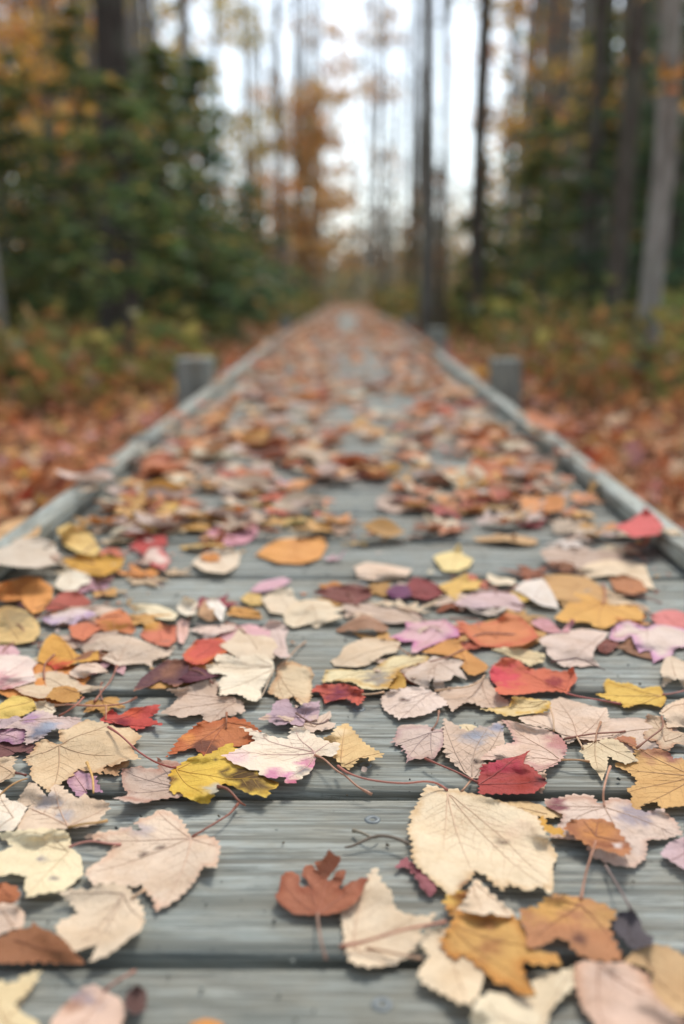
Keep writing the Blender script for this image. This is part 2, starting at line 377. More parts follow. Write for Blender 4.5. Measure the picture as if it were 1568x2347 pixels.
def build_leaf(name, label, cat, group, poly, jct, col, edge=None, ew=.007, amp=.0025, cup=.002, fold=0.0, teeth=1.0, fine=True,
               stem=None, stemc=None, veinc=None, spots=(), tips=None, rayfit=False, zref=.003, stemlift=.002, sec=True, press=66, tilt=0.0):
    sd = random.uniform(0, 90)
    col = np.asarray(col, float)
    if col[2] > col[1] > .16: col = .72*col+.28*np.asarray(TAN)
    if col.min() > .3*col.max(): col = np.clip(col*(np.array((1.02, 1.0, .915)) if col[1] < .79*col[0] and col[2] < col[1]*.97 else np.array((1.03, .985, .945))), 0, .84)
    else: col = .88*col+.12*np.asarray(TAN)*.8
    poly = flatten_outline(np.asarray(poly, float)); jct = np.asarray(jct, float)
    step = .0010 if fine else .0019
    out, s = resample(poly, step)
    # serrated margin
    e = np.roll(out, -1, 0)-np.roll(out, 1, 0); nrm = np.stack([e[:, 1], -e[:, 0]], 1); nrm /= np.linalg.norm(nrm, axis=1)[:, None]+1e-12
    per = random.uniform(.0042, .0066); ph = (s/per + .55*vnoise(out, 60, sd)) % 1.0
    tooth = (np.where(ph < .72, ph/.72, (1-ph)/.28)-.5)*.0019*teeth*(.15+1.3*np.clip(vnoise(out, 48, sd+4)+.5, 0, 1))
    out = out+nrm*(tooth+.0012*vnoise(out, 45, sd+9))[:, None]
    g = .0032 if fine else .0052
    lo, hi = out.min(0), out.max(0)
    gx, gy = np.meshgrid(np.arange(lo[0], hi[0], g), np.arange(lo[1], hi[1], g)); G = np.stack([gx.ravel(), gy.ravel()], 1)
    G = G+rng.uniform(-.3*g, .3*g, G.shape)
    G = G[inside(G, out)]
    if len(G):
        dm = np.min(np.linalg.norm(G[:, None]-out[None, ::2], axis=2), axis=1); G = G[dm > g*.45]
    allp = np.vstack([out, G]); n = len(out)
    vv, ee, ff, *_ = delaunay_2d_cdt([Vector(p) for p in allp], [(i, (i+1) % n) for i in range(n)], [], 1, 1e-6)
    V = np.array([tuple(p) for p in vv]); F = [list(f) for f in ff]
    c = V.mean(0); R = np.linalg.norm(V-c, axis=1).max()+1e-9; d = V-c; r = np.linalg.norm(d, axis=1)/R; th = np.arctan2(d[:, 1], d[:, 0])
    ax = c-jct; ax = ax/(np.linalg.norm(ax)+1e-9); u = d[:, 0]*-ax[1]+d[:, 1]*ax[0]
    zc = cup*r**2 + amp*1.3*vnoise(V, 26, sd) + amp*.5*vnoise(V, 75, sd+3) + .0011*vnoise(V, 130, sd+6) + fold*np.abs(u) + amp*.8*r**3*np.sin(random.randint(3, 6)*th+sd)
    ta = random.uniform(0, 6.28); zc = zc+tilt*(d[:, 0]*math.cos(ta)+d[:, 1]*math.sin(ta))
    fl = hget(V)+.0007
    base = np.percentile(fl-zc, press); z = np.maximum(base+zc, fl)
    E = np.array([tuple(x) for x in {tuple(sorted((f[i], f[(i+1) % len(f)]))) for f in F for i in range(len(f))}])
    cnt = np.bincount(E.ravel(), minlength=len(V)).astype(float)+1e-9
    for _ in range(7 if fine else 3):
        a = np.bincount(E[:, 0], z[E[:, 1]], len(V))+np.bincount(E[:, 1], z[E[:, 0]], len(V))
        z = np.maximum(.45*z+.55*a/cnt, fl-.0003)
    hput(V, z if fine else np.minimum(z, hget(V)+.0025))
    if rayfit: V = V*((CAM_H-z)/(CAM_H-zref))[:, None]
    J3 = None
    ji = np.argmin(np.linalg.norm(V-jct, axis=1)); J3 = np.array([*V[ji], z[ji]])
    # colours: the leaf's own pigment
    C = np.tile(np.asarray(col, float), (len(V), 1))
    C *= (1+.10*vnoise(V, 40, sd+20))[:, None]
    if edge is not None:
        de = np.min(np.linalg.norm(V[:, None]-out[None, ::2]*(1 if not rayfit else 1), axis=2), axis=1)
        w = np.clip(1-de/ew+.7*vnoise(V, 50, sd+30), 0, 1)[:, None]; C = C*(1-w)+np.asarray(edge)*w
    if len(spots):
        px = to_px(np.column_stack([V, z]))
        for (sx, sy, sr, sc, hard) in spots:
            q = np.sqrt((px[:, 0]-sx)**2+((px[:, 1]-sy)*1.7)**2)/sr
            w = np.clip((1.5-q+1.2*vnoise(V, 170, sd+sx))*hard*1.6, 0, 1)[:, None]*.94; C = C*(1-w)+np.asarray(sc)*w
    root = empty(name, tuple(J3)); tag(root, label, cat, group)
    P3 = np.column_stack([V, z])
    blade = link_mesh('blade', P3, F, M_LEAF, root, J3, C)
    # veins
    if tips is None:
        ro = np.linalg.norm(out-jct, axis=1); m = len(ro); win = max(3, int(m*.07)); tips = []
        sm = np.convolve(np.r_[ro[-3:], ro, ro[:3]], np.ones(7)/7, 'same')[3:-3]
        for i in range(m):
            idx = np.arange(i-win, i+win+1) % m
            if sm[i] >= sm[idx].max() and sm[i] > .38*sm.max(): tips.append(out[i])
        tips = sorted(tips, key=lambda t: -np.linalg.norm(t-jct))[:5]
    bvh = BVHTree.FromPolygons([Vector(p) for p in P3], F)
    def zat(p):
        h = bvh.ray_cast(Vector((p[0], p[1], 1)), Vector((0, 0, -1)))
        return None if h[0] is None else h[0].z
    vm = MB(); sc0 = jct
    for t in tips:
        t = np.asarray(t, float); v = t-jct; Lg = np.linalg.norm(v)
        if Lg < .008: continue
        side = np.array([-v[1], v[0]])/Lg; bow = random.uniform(-.05, .05)*Lg
        ts = np.linspace(0, .97, max(6, int(Lg/.0022))); pl = jct+ts[:, None]*v+(np.sin(ts*math.pi)*bow)[:, None]*side
        pts = []
        for p in pl:
            zz = zat(p)
            if zz is not None: pts.append((p[0], p[1], zz+.00012))
        if len(pts) > 3:
            vm.add(*tube(np.array(pts)-J3, np.linspace(.00046, .00012, len(pts)), 4, False))
        if sec and fine and Lg > .018:
            q = .16
            while q < .8:
                for sg in (-1, 1):
                    an = math.atan2(v[1], v[0])+sg*math.radians(random.uniform(38, 52)); dr = np.array([math.cos(an), math.sin(an)])
                    i0 = int(q*len(pl)); p = pl[min(i0, len(pl)-1)].copy(); pts = []; lim = Lg*.34*(1-q*.6); bend = sg*-random.uniform(3, 9)
                    k = 0
                    while k*.002 < lim:
                        zz = zat(p)
                        if zz is None: break
                        pts.append((p[0], p[1], zz+.00006)); a2 = an+math.radians(bend*k*.35); p = p+.002*np.array([math.cos(a2), math.sin(a2)]); k += 1
                    if len(pts) > 2: vm.add(*tube(np.array(pts)-J3, np.linspace(.00014, .00005, len(pts)), 3, False))
                q += random.uniform(.0075, .012)/Lg
    if vm.n:
        vc = .5*np.asarray(col)+.5*np.asarray(veinc) if veinc is not None else np.asarray(col)*np.array([.80, .70, .64])
        vo = link_mesh('vein_network', np.concatenate(vm.v), vm.f, M_STEM, blade, None, np.tile(vc, (vm.n, 1)))
    # stalk
    if stem is not None:
        Q = np.asarray(stem, float)      # world xy (or photo points when rayfit)
        if rayfit:
            W = onplane(Q, .004)[:, :2]
        else: W = Q
        W = spline(W, .003); m = len(W); t = np.linspace(0, 1, m)
        fz = hget(W); k = 9; fz = np.array([fz[max(0, i-3):i+4].max() for i in range(m)]); fz = np.convolve(np.r_[[fz[0]]*4, fz, [fz[-1]]*4], np.ones(k)/k, 'valid')
        zz = fz+.0013+stemlift*np.sin(t*math.pi)
        w = np.clip(1-t*m*.003/.022, 0, 1)**1.5; z0 = zat(W[0]+(ax*.001)); z0 = (J3[2] if z0 is None else z0)+.0004
        zz = zz*(1-w)+np.maximum(z0, zz*0+z0)*w
        if rayfit: W = W*((CAM_H-zz)/(CAM_H-.004))[:, None]
        rad = np.interp(t, [0, .12, .8, .95, 1], [.00080, .00058, .00058, .00095, .0009])
        sm = MB(); sm.add(*tube(np.column_stack([W, zz])-J3, rad, 7))
        scn = .72*np.asarray(stemc if stemc is not None else STEMC)+.28*np.asarray(S(150, 112, 80))
        link_mesh('stem', np.concatenate(sm.v), sm.f, M_STEM, root, None, np.tile(scn, (sm.n, 1)))
    return root

TRACED = []
def L(f, label, col, pts, j=None, stem=None, tips=None, name='maple_leaf', spots=(), sf=None, **kw):
    P = fr(f, pts); zr = .004
    W = onplane(P, zr)[:, :2]
    if j is None:
        c = W.mean(0); k = np.argmax(np.linalg.norm(W-c, axis=1)); jw = c+.45*(c-W[k])
    else: jw = onplane(fr(f, j), zr)[0, :2]
    st = fr(sf or f, stem) if stem else None
    tp = [onplane(fr(f, t), zr)[0, :2] for t in tips.split()] if tips else None
    sp = []
    for (x, y, r, c, h) in spots:
        k, x0, y0 = FR[f]; sp.append((x*k+x0, y*k+y0, r*k, c, h))
    kw.setdefault('cup', random.uniform(-.008, .007)); kw.setdefault('amp', .0040)
    TRACED.append((label, W.mean(0), col))
    return build_leaf(name, label, 'leaf', 'fallen leaves on the boardwalk', W, jw, col, stem=st, tips=tp, rayfit=True, zref=zr, spots=sp, **kw)

TAN = S(205, 178, 150); CREAM = S(224, 206, 174); PINKTAN = S(210, 184, 168); BROWN = S(150, 92, 56); RUST = S(166, 92, 58); ORANGE = S(214, 138, 66)
YELLOW = S(222, 184, 68); GOLD = S(208, 156, 88); RED = S(172, 48, 46); SALMON = S(210, 112, 84); CRIMSON = S(128, 28, 42); PINK = S(212, 164, 182)
LILAC = S(180, 152, 172); MAROON = S(104, 54, 58); WHITE = S(228, 216, 200); TAUPE = S(198, 172, 158); MUST = S(190, 140, 66); DARK = S(84, 78, 80)
REDSTEM = S(160, 82, 78); TANSTEM = S(190, 142, 110); PALESTEM = S(214, 176, 140)
# ------------------------------------------------------------------ further leaves on the far planks, one by one, below the traced ones
def oval_(R, asp):
    t = np.linspace(0, 2*math.pi, 40, endpoint=False)
    x = R*asp*np.sin(t)*(1+.12*np.cos(t)); y = R*(-np.cos(t)); y += .18*R*np.clip((y/R-.6)/.4, 0, 1)
    return np.stack([x, y], 1)
def maple_(R, wide=1.0, lobes=3):
    q = random; pts = []
    dep = q.uniform(.34, .52); spread = q.uniform(44, 56)
    tips = [(0, 1.0), (spread, q.uniform(.74, .9))]
    tips += [(spread+q.uniform(48, 62), q.uniform(.42, .6))] if lobes == 5 else [(spread+46, .46)]
    half = [(0, 1.0)]
    for (a0, r0), (a1, r1) in zip(tips, tips[1:]):
        am = (a0+a1)/2; rs = dep*(r0+r1)/2*(1.0 if a0 == 0 else 1.15)
        half += [(a0+(am-a0)*.38, (r0*.62+rs*.38)*.93), (am-2, rs), (am+(a1-am)*.62, (r1*.62+rs*.38)*.96), (a1, r1)]
    half += [(tips[-1][0]+28, .40), (165, .26)]
    pt = lambda a, r, s: (s*R*wide*r*math.sin(math.radians(a)), R*r*math.cos(math.radians(a)))
    jt = lambda: q.uniform(.93, 1.07)
    right = [pt(a+q.uniform(-2, 2), r*jt(), 1) for a, r in half]; left = [pt(a+q.uniform(-2, 2), r*jt(), -1) for a, r in half[1:]][::-1]
    return np.array(right+[(0, -.05*R)]+left)
PAL = [('tan', TAN, 7), ('cream', CREAM, 6), ('pinkish tan', PINKTAN, 7), ('rust brown', RUST, 2), ('orange', ORANGE, 4), ('golden', GOLD, 4), ('brown', BROWN, 3), ('red', S(180, 76, 66), 1),
       ('salmon', SALMON, 4), ('pink', S(208, 158, 172), 2), ('yellow', S(222, 180, 84), 1), ('maroon', S(116, 62, 62), 1), ('taupe', TAUPE, 3), ('wine red', S(158, 62, 76), 1)]
ORD = 'first second third fourth fifth sixth seventh eighth ninth tenth eleventh twelfth thirteenth fourteenth fifteenth sixteenth seventeenth eighteenth nineteenth twentieth'.split()
BARE = [(640, 1306, 240, 26), (1120, 1272, 180, 36), (838, 1165, 75, 62), (540, 1345, 230, 24), (840, 1040, 60, 22), (1065, 1068, 55, 22), (1010, 1500, 60, 40), (740, 1470, 70, 60)]
def bare(px):
    return any(((px[0]-a)/c)**2+((px[1]-b)/d)**2 < 1 for a, b, c, d in BARE)
def zone(x):
    for lim, w in ((-.30, 'beside the left rail'), (-.19, 'well left of middle'), (-.07, 'just left of middle'), (.07, 'at the middle'), (.19, 'just right of middle'), (.30, 'well right of middle')):
        if x < lim: return w
    return 'beside the right rail'
N_SCATTER = 300-167
NEAR_OPEN = [(430, 1640, 220, 70), (930, 1640, 110, 90), (1180, 1700, 260, 60), (1390, 1540, 110, 60), (600, 1950, 420, 190)]
made = 0; tries = 0
while made < N_SCATTER and tries < 6000:
    tries += 1
    if made < 55:
        y = random.uniform(.60, .98); x = random.uniform(-.34, .36)
    else:
        y = random.choice((random.uniform(.96, 1.3), random.uniform(1.1, 1.95))); x = random.choice((random.uniform(-.33, .33), random.choice((-1, 1))*random.uniform(.16, .33)))
        if y < 1.15: x = random.choice((-1, 1))*random.uniform(.14, .345)
    px = to_px([(x, y, .004)])[0]
    if abs(x) > .31 and random.random() < .8: continue
    if not (-10 < px[0] < 1575) or bare(px) or (made < 55 and any(((px[0]-a)/c)**2+((px[1]-b)/d)**2 < 1 for a, b, c, d in NEAR_OPEN)): continue
    kind = random.choices(('lobed', 'five lobed', 'oval'), (5, 4, 1))[0]
    R = random.uniform(.027, .042); nm, col, _ = random.choices(PAL, [w for *_, w in PAL])[0]
    kk = int(math.ceil((y-FAR0)/PITCHP))
    if kk >= 20: continue
    lab = '%s %s %s leaf on the %s plank from the front, %s' % ('small' if R < .038 else 'large', nm, kind.replace('five lobed', 'pointed'), ORD[kk], zone(x))
    if lab in USED: continue
    out = oval_(R, random.uniform(.6, .85)) if kind == 'oval' else maple_(R, random.uniform(.85, 1.1), 5 if kind == 'five lobed' else 3)
    a = random.uniform(0, 2*math.pi); M = np.array([[math.cos(a), -math.sin(a)], [math.sin(a), math.cos(a)]])
    o0 = out@M.T+np.array([x, y]); j = M@np.array([0, -.02*R])+np.array([x, y])
    st = None
    if random.random() < .55:
        st = [j, j+M@np.array([random.uniform(-.2, .2)*R, -.6*R]), j+M@np.array([random.uniform(-.4, .4)*R, -1.25*R])]
    build_leaf('fallen_leaf' if kind == 'oval' else 'maple_leaf', lab, 'leaf', 'fallen leaves on the boardwalk', o0, j, np.asarray(col)*random.uniform(.85, 1.1), fine=False, stem=st,
               edge=np.asarray(col)*.7 if random.random() < .4 else None, cup=random.choice((-1, 1))*random.uniform(.003, .011)*(.5 if y < .98 else 1), amp=.003 if y < .98 else .005, fold=random.choice((0, 0, .25)) if y > .98 else 0, tilt=random.uniform(.03, .20) if y > .98 else random.uniform(0, .08))
    made += 1
# ------------------------------------------------------------------ the leaves one can tell apart, from the far planks to the near ones
def E(cx, cy, w, asp, rot, label, col, kind='oval', **kw):
    """a smaller blurred leaf: centre and width in the photo, depth in the plane as a share of the width"""
    P = onplane([(cx-w/2, cy), (cx+w/2, cy), (cx, cy)], .004)[:, :2]; R = np.linalg.norm(P[1]-P[0])/2*1.12
    if kind == 'oval': out = oval(R, asp)
    else: out = maple(R, asp, lobes=5 if kind == 'maple5' else 3)
    a = math.radians(rot); M = np.array([[math.cos(a), -math.sin(a)], [math.sin(a), math.cos(a)]])
    o0 = out-(out.max(0)+out.min(0))/2; j0 = -(out.max(0)+out.min(0))/2
    W = o0@M.T+P[2]; j = M@j0+P[2]
    TRACED.append((label, P[2], col))
    st = None
    if kw.pop('stalk', False): st = [j, j+M@np.array([.2*R, -.6*R]), j+M@np.array([-.1*R, -1.2*R])]
    kw.setdefault('cup', random.choice((-.010, -.007, .007, .010))); kw.setdefault('amp', .0045); kw.setdefault('tilt', random.uniform(.05, .22))
    return build_leaf('maple_leaf' if kind != 'oval' else 'fallen_leaf', label, 'leaf', 'fallen leaves on the boardwalk', W, j, col, fine=False, stem=st, **kw)
def oval(R, asp):
    t = np.linspace(0, 2*math.pi, 40, endpoint=False)
    x = R*asp*np.sin(t)*(1+.12*np.cos(t)); y = R*(-np.cos(t)); y += .18*R*np.clip((y/R-.6)/.4, 0, 1)
    return np.stack([x, y], 1)
def maple(R, wide=1.0, lobes=3, rnd=None):
    q = rnd or random; pts = []
    dep = q.uniform(.34, .52); spread = q.uniform(44, 56)
    tips = [(0, 1.0), (spread, q.uniform(.74, .9))]
    tips += [(spread+q.uniform(48, 62), q.uniform(.42, .6))] if lobes == 5 else [(spread+46, .46)]
    half = []
    half.append((0, 1.0, 1))
    for (a0, r0), (a1, r1) in zip(tips, tips[1:]):
        am = (a0+a1)/2; rs = dep*(r0+r1)/2*(1.0 if a0 == 0 else 1.15)
        half.append((a0+(am-a0)*.38, (r0*.62+rs*.38)*.93, 0)); half.append((am-2, rs, 1)); half.append((am+(a1-am)*.62, (r1*.62+rs*.38)*.96, 0)); half.append((a1, r1, 1))
    half.append((tips[-1][0]+28, .40, 0)); half.append((165, .26, 0))
    def pt(a, r, s): return (s*R*wide*r*math.sin(math.radians(a)), R*r*math.cos(math.radians(a)))
    jt = lambda: q.uniform(.93, 1.07)
    right = [pt(a+q.uniform(-2, 2), r*jt(), 1) for a, r, k in half]; left = [pt(a+q.uniform(-2, 2), r*jt(), -1) for a, r, k in half[1:]][::-1]
    return np.array(right+[(0, -.05*R)]+left)

E(800, 1085, 150, .5, 80, 'dark brown curled leaf lying across the middle of the deck beyond the bare planks', S(112, 62, 52), cup=.012)
E(845, 985, 90, .8, 20, 'small blurred yellow leaf left of the brightest yellow one far along the deck', GOLD)
E(990, 990, 85, .9, 50, 'brightest yellow small leaf far along the deck right of its middle', S(226, 190, 70), 'maple5')
E(580, 1120, 130, .7, 70, 'orange brown leaf on the deck left of the dark brown curled leaf', S(205, 140, 66), 'maple3')
L('A', 'big yellow leaf lying near the left side rail far up the deck', S(222, 178, 88), '268,1140 300,1122 335,1112 356,1100 378,1108 398,1124 412,1158 395,1172 352,1166 310,1158', name='fallen_leaf', fine=False)
E(945, 1155, 95, .7, 30, 'pale pink leaf left of a small orange leaf on the bare middle planks', PINKTAN, 'maple3')
E(1025, 1166, 90, .75, -40, 'small orange leaf right of a pale pink leaf on the middle planks', S(212, 150, 78), 'maple3')
E(1142, 1132, 92, .9, 10, 'smooth yellow leaf right of middle, in front of the right rail', S(228, 192, 108), 'oval')
E(1215, 1108, 100, .7, 60, 'red pink leaf lying behind the smooth yellow leaf near the right rail', S(190, 84, 92), 'maple3')
E(1130, 1165, 130, .6, 90, 'tan leaf touching the near side of the smooth yellow leaf by the right rail', S(215, 180, 130), 'maple3')
E(680, 1195, 95, .7, 20, 'pale yellow leaf behind the wide orange leaf left of the middle', S(228, 200, 140), 'oval')
E(735, 1165, 110, .7, -20, 'cream leaf on the deck beyond the wide orange leaf', CREAM, 'maple5')
L('A', 'rose pink leaf with a round left edge, left of the wide orange leaf', S(208, 140, 168), '472,1218 495,1205 530,1195 545,1182 575,1185 592,1202 590,1225 565,1245 525,1250 495,1240', fine=False)
L('A', 'small bright yellow leaf left of the rose pink leaf', S(224, 186, 84), '310,1200 330,1186 360,1184 380,1195 378,1212 350,1222 322,1215', fine=False, name='fallen_leaf')
E(445, 1212, 70, .7, 60, 'small mustard leaf between the bright yellow and the rose pink leaf', MUST)
E(462, 1252, 90, .6, 75, 'narrow golden leaf under the rose pink leaf', S(214, 172, 96))
L('A', 'wide orange leaf lying beyond the first dark gap, left of the middle', S(222, 152, 78), '583,1272 610,1250 640,1236 690,1232 740,1232 750,1250 735,1280 690,1293 640,1290', fine=False)
E(770, 1275, 85, .7, -60, 'small lilac leaf touching the right end of the wide orange leaf', S(204, 168, 186), 'maple3')
E(810, 1242, 100, .6, 85, 'golden leaf above the small lilac leaf', S(224, 184, 112), 'maple3')
L('A', 'round pale tan leaf just beyond the first dark gap, left of the middle', S(220, 202, 178), '438,1292 460,1270 490,1258 530,1256 552,1270 545,1298 515,1314 470,1310', fine=False, name='fallen_leaf')
E(480, 1278, 50, .7, 30, 'tiny orange scrap of leaf behind the round pale tan leaf', ORANGE)
L('A', 'red and cream leaf folded over, left of the round pale tan leaf', S(222, 200, 188), '295,1252 320,1235 350,1232 375,1260 392,1285 378,1306 350,1296 320,1272', edge=S(196, 70, 72), fine=False, cup=.006)
L('A', 'red leaf partly hidden behind the red and cream folded leaf', S(180, 52, 54), '300,1250 330,1225 380,1228 385,1250 340,1255 330,1270', fine=False)
L('A', 'oval golden yellow leaf standing up on the left leaf pile', S(228, 192, 118), '130,1212 160,1198 190,1206 215,1232 232,1262 215,1276 180,1266 145,1248', name='fallen_leaf', fine=False, cup=.006)
L('A', 'mustard yellow curled leaf in front of the oval golden leaf', S(206, 152, 52), '142,1282 180,1272 240,1272 285,1278 280,1300 240,1320 190,1316 160,1300', fine=False, cup=.010)
L('A', 'tan leaf heaped at the near end of the left side rail', S(212, 168, 118), '-20,1215 20,1195 60,1180 95,1190 90,1225 40,1240 -20,1245', fine=False)
L('A', 'off white leaf with pointed lobes at the left end of the leaf pile', S(204, 190, 172), '-20,1262 20,1250 40,1235 90,1232 125,1242 132,1265 110,1275 130,1292 90,1302 40,1300 -20,1290', fine=False, cup=.005)
L('A', 'small white leaf with a drooping point below the mustard curled leaf', S(228, 218, 198), '130,1330 140,1312 170,1305 205,1318 210,1335 185,1342 175,1355 145,1355 125,1345', fine=False, cup=-.008)
E(945, 1228, 75, .6, 80, 'single small pinkish leaf alone on the bare planks right of the middle', S(214, 186, 174), 'maple3')
L('A', 'small pale yellow star shaped leaf on the bare planks right of the middle', S(228, 206, 146), '992,1275 1010,1268 1040,1262 1052,1243 1062,1272 1085,1282 1075,1300 1050,1310 1015,1308', fine=False, cup=.008)
L('A', 'pinkish tan leaf with ragged edge near the middle, by the second dark gap', S(216, 190, 172), '812,1300 840,1288 900,1296 945,1305 930,1325 870,1330 820,1325', fine=False)
L('A', 'dark crimson folded leaf in the middle of the photo', CRIMSON, '925,1345 950,1322 985,1330 1025,1352 1005,1366 980,1375 945,1368', fine=False, cup=.010, fold=.25)
L('A', 'deep purple leaf tucked behind the dark crimson folded leaf', S(112, 66, 96), '885,1355 905,1340 935,1340 945,1365 920,1372 895,1370', fine=False)
L('A', 'yellow star shaped leaf right of the dark crimson folded leaf', S(222, 178, 92), '1005,1342 1035,1332 1070,1312 1075,1330 1105,1330 1095,1350 1060,1352 1045,1375 1025,1362', fine=False, cup=.006)
L('A', 'dark brown purple oval leaf left of the crimson folded leaf', S(128, 78, 72), '716,1356 760,1343 810,1340 850,1350 852,1368 820,1384 770,1378', name='fallen_leaf', fine=False, cup=.010)
E(1225, 1200, 110, .7, -60, 'wine red leaf among pale ones, left of the big red leaf by the right rail', S(168, 56, 76), 'maple5')
L('A', 'bright red pointed leaf by the near end of the right side rail', S(206, 84, 84), '1408,1205 1440,1195 1465,1178 1480,1162 1500,1180 1522,1205 1510,1225 1450,1232', fine=False, cup=.008)
E(1455, 1252, 120, .6, 80, 'rust brown leaf in front of the bright red pointed leaf', S(170, 92, 58), 'maple5')
E(1530, 1262, 95, .7, 20, 'cream leaf at the right edge of the frame beside the rust brown leaf', S(222, 202, 172), 'maple5')
E(1160, 1235, 120, .6, 80, 'golden brown oval leaf under a cream one at the edge of the bare planks', S(204, 164, 122), 'oval')
E(1345, 1225, 150, .7, 70, 'pale pink leaf left of the bright red pointed leaf', S(216, 180, 186), 'maple5')
E(1290, 1250, 130, .6, 95, 'off white leaf below the wine red leaf, right of the bare planks', S(222, 212, 204), 'maple3')
L('A', 'large cream leaf with drooping lobes right of the golden star leaf row', S(222, 200, 170), '1322,1310 1345,1292 1390,1282 1440,1285 1480,1296 1490,1325 1500,1350 1470,1345 1440,1322 1400,1318 1350,1325', fine=False, cup=-.010)
L('A', 'orange brown curled leaf under the large cream leaf with drooping lobes', S(176, 110, 66), '1395,1325 1430,1315 1470,1330 1485,1355 1450,1362 1410,1352', fine=False, cup=.010)
L('A', 'lilac tinted pale leaf right of the yellow star shaped leaf', S(204, 178, 186), '1040,1385 1080,1360 1130,1352 1180,1362 1200,1385 1190,1402 1140,1390 1090,1395', fine=False)
E(1110, 1402, 150, .6, 80, 'greyish cream leaf below the lilac tinted pale leaf', S(206, 194, 182), 'maple3')
E(1145, 1330, 70, .7, 30, 'small cream leaf standing on the gap, right of the yellow star leaf', S(226, 210, 182), 'oval')
E(870, 1385, 110, .7, 60, 'cream leaf right of the dark brown purple oval leaf', S(222, 200, 170), 'maple3')
E(960, 1390, 150, .7, -70, 'large pale tan leaf below the dark crimson folded leaf', S(216, 194, 170), 'maple5')
E(830, 1440, 100, .6, 85, 'brown arched leaf with a dark hollow beneath, left of a pink star leaf', S(168, 124, 96), 'oval', cup=-.018)
E(820, 1412, 110, .5, 80, 'pinkish cream leaf lying over the brown arched leaf', S(216, 190, 170), 'maple3')
L('A', 'mustard tan leaf beneath the golden orange maple leaf on the right', S(200, 152, 94), '1240,1318 1290,1316 1345,1322 1390,1350 1395,1385 1340,1395 1300,1400 1272,1372', fine=False)
L('A', 'off white leaf left of the mustard tan leaf on the right', S(222, 210, 198), '1178,1350 1200,1332 1245,1325 1272,1365 1280,1395 1240,1388 1200,1362', fine=False)
L('Z8', 'golden orange maple leaf with a red stem on the right', S(220, 162, 78), '500,260 560,200 610,160 625,90 650,50 720,70 800,72 880,120 940,150 1020,160 1100,145 1190,165 1230,220 1225,285 1140,280 1070,265 1000,310 940,345 880,355 820,330 800,300 720,290 640,300 560,290', j='905,150', stem='905,150 920,60 905,-20', stemc=S(176, 72, 70), fine=False, cup=.003)
L('A', 'orange red oval leaf on the right, in front of the lilac tinted leaf', S(208, 122, 74), '1048,1428 1090,1432 1138,1422 1160,1403 1195,1415 1222,1440 1236,1460 1200,1480 1150,1484 1100,1480 1070,1456', edge=S(196, 96, 70), name='fallen_leaf', fine=False, cup=.004)
L('Z7', 'pink star shaped maple leaf near the middle', S(212, 168, 182), '460,422 580,380 620,350 600,290 700,300 800,288 890,280 930,262 970,300 1040,350 1050,410 960,430 900,460 830,490 760,515 700,550 652,548 668,485 680,452 580,456 530,432', j='900,350', edge=S(196, 120, 156), fine=False, tips='460,422 652,548 600,290 930,262')
L('Z7', 'orange leaf under the tip of the pink star shaped leaf', S(202, 138, 66), '740,545 850,490 960,435 1040,440 1080,500 1150,560 1240,620 1285,660 1270,690 1180,735 1120,725 1070,660 1100,610 1000,580 900,560', fine=False)
L('Z7', 'plain tan oval leaf left of the pink star shaped leaf', S(210, 186, 162), '-5,612 60,580 100,500 160,470 280,425 400,430 480,445 570,460 560,500 540,545 430,560 370,600 300,650 200,668 110,660 30,655', j='545,500', name='fallen_leaf', stem='545,500 600,535 640,560', stemc=TANSTEM, fine=False, cup=-.004)
L('Z7', 'mustard leaf showing below the pale yellow wavy leaf', S(196, 148, 56), '490,790 560,700 605,760 612,830 540,848 470,840 300,850 300,800', fine=False)
L('Z7', 'pale yellow wavy leaf crossing the dark gap near the middle', S(222, 206, 164), '-80,790 -40,690 80,680 200,690 330,690 400,640 500,580 640,565 800,570 790,620 700,650 620,660 560,690 540,740 500,790 470,840 350,850 250,842 180,790 60,780', j='780,590', edge=S(196, 150, 76), ew=.004, cup=-.005, spots=((380, 740, 90, S(150, 138, 126), 1.0),))
L('Z7', 'grey tan star leaf curling over the long pale stem near the middle', S(202, 182, 166), '605,720 700,660 800,610 830,570 930,590 1040,605 1120,610 1050,670 1080,700 1120,772 1050,745 1010,730 980,772 920,780 930,835 850,848 840,750 800,790 790,838 700,800 640,770', j='880,640', cup=-.010, amp=.004)
L('Z7', 'taupe leaf with a long pale curved stem behind the oval pinkish leaf', S(204, 177, 160), '870,880 960,830 1100,820 1230,760 1290,750 1330,830 1400,900 1472,950 1450,990 1350,1000 1240,995 1180,960 1100,955 1050,990 990,1036 960,980', j='1240,770', stem='1260,735 1220,780 1130,825 1000,838 850,858', stemc=PALESTEM, cup=.004, stemlift=.004)
L('Z8', 'dark red brown scrap under the pinkish tan leaf on the right', S(120, 50, 42), '850,500 900,440 980,435 1035,470 985,530 930,562 870,532', fine=False)
L('Z8', 'brown leaf in the shade under the pink edged cream leaf on the right', S(140, 92, 62), '1000,500 1060,470 1130,410 1170,520 1220,550 1300,540 1310,600 1230,585 1150,560', fine=False)
L('Z8', 'pinkish tan leaf with fine parallel veins on the right', S(212, 188, 178), '380,440 450,400 540,390 620,365 720,350 830,360 950,380 920,440 850,490 825,540 830,600 878,658 800,650 720,666 690,650 640,666 570,660 520,620 450,560 440,540 430,500 395,480', j='900,395', cup=-.004)
L('Z8', 'pink leaf rolled up beside the pinkish tan leaf on the right', S(196, 132, 150), '300,300 380,260 460,270 520,330 560,380 640,270 680,280 620,380 480,385 400,360', cup=.010, fine=False)
L('Z8', 'salmon pink leaf at the right edge behind the pink edged cream leaf', S(214, 122, 118), '1290,240 1360,210 1420,195 1500,195 1568,220 1650,240 1650,360 1568,355 1450,325 1340,310', fine=False)
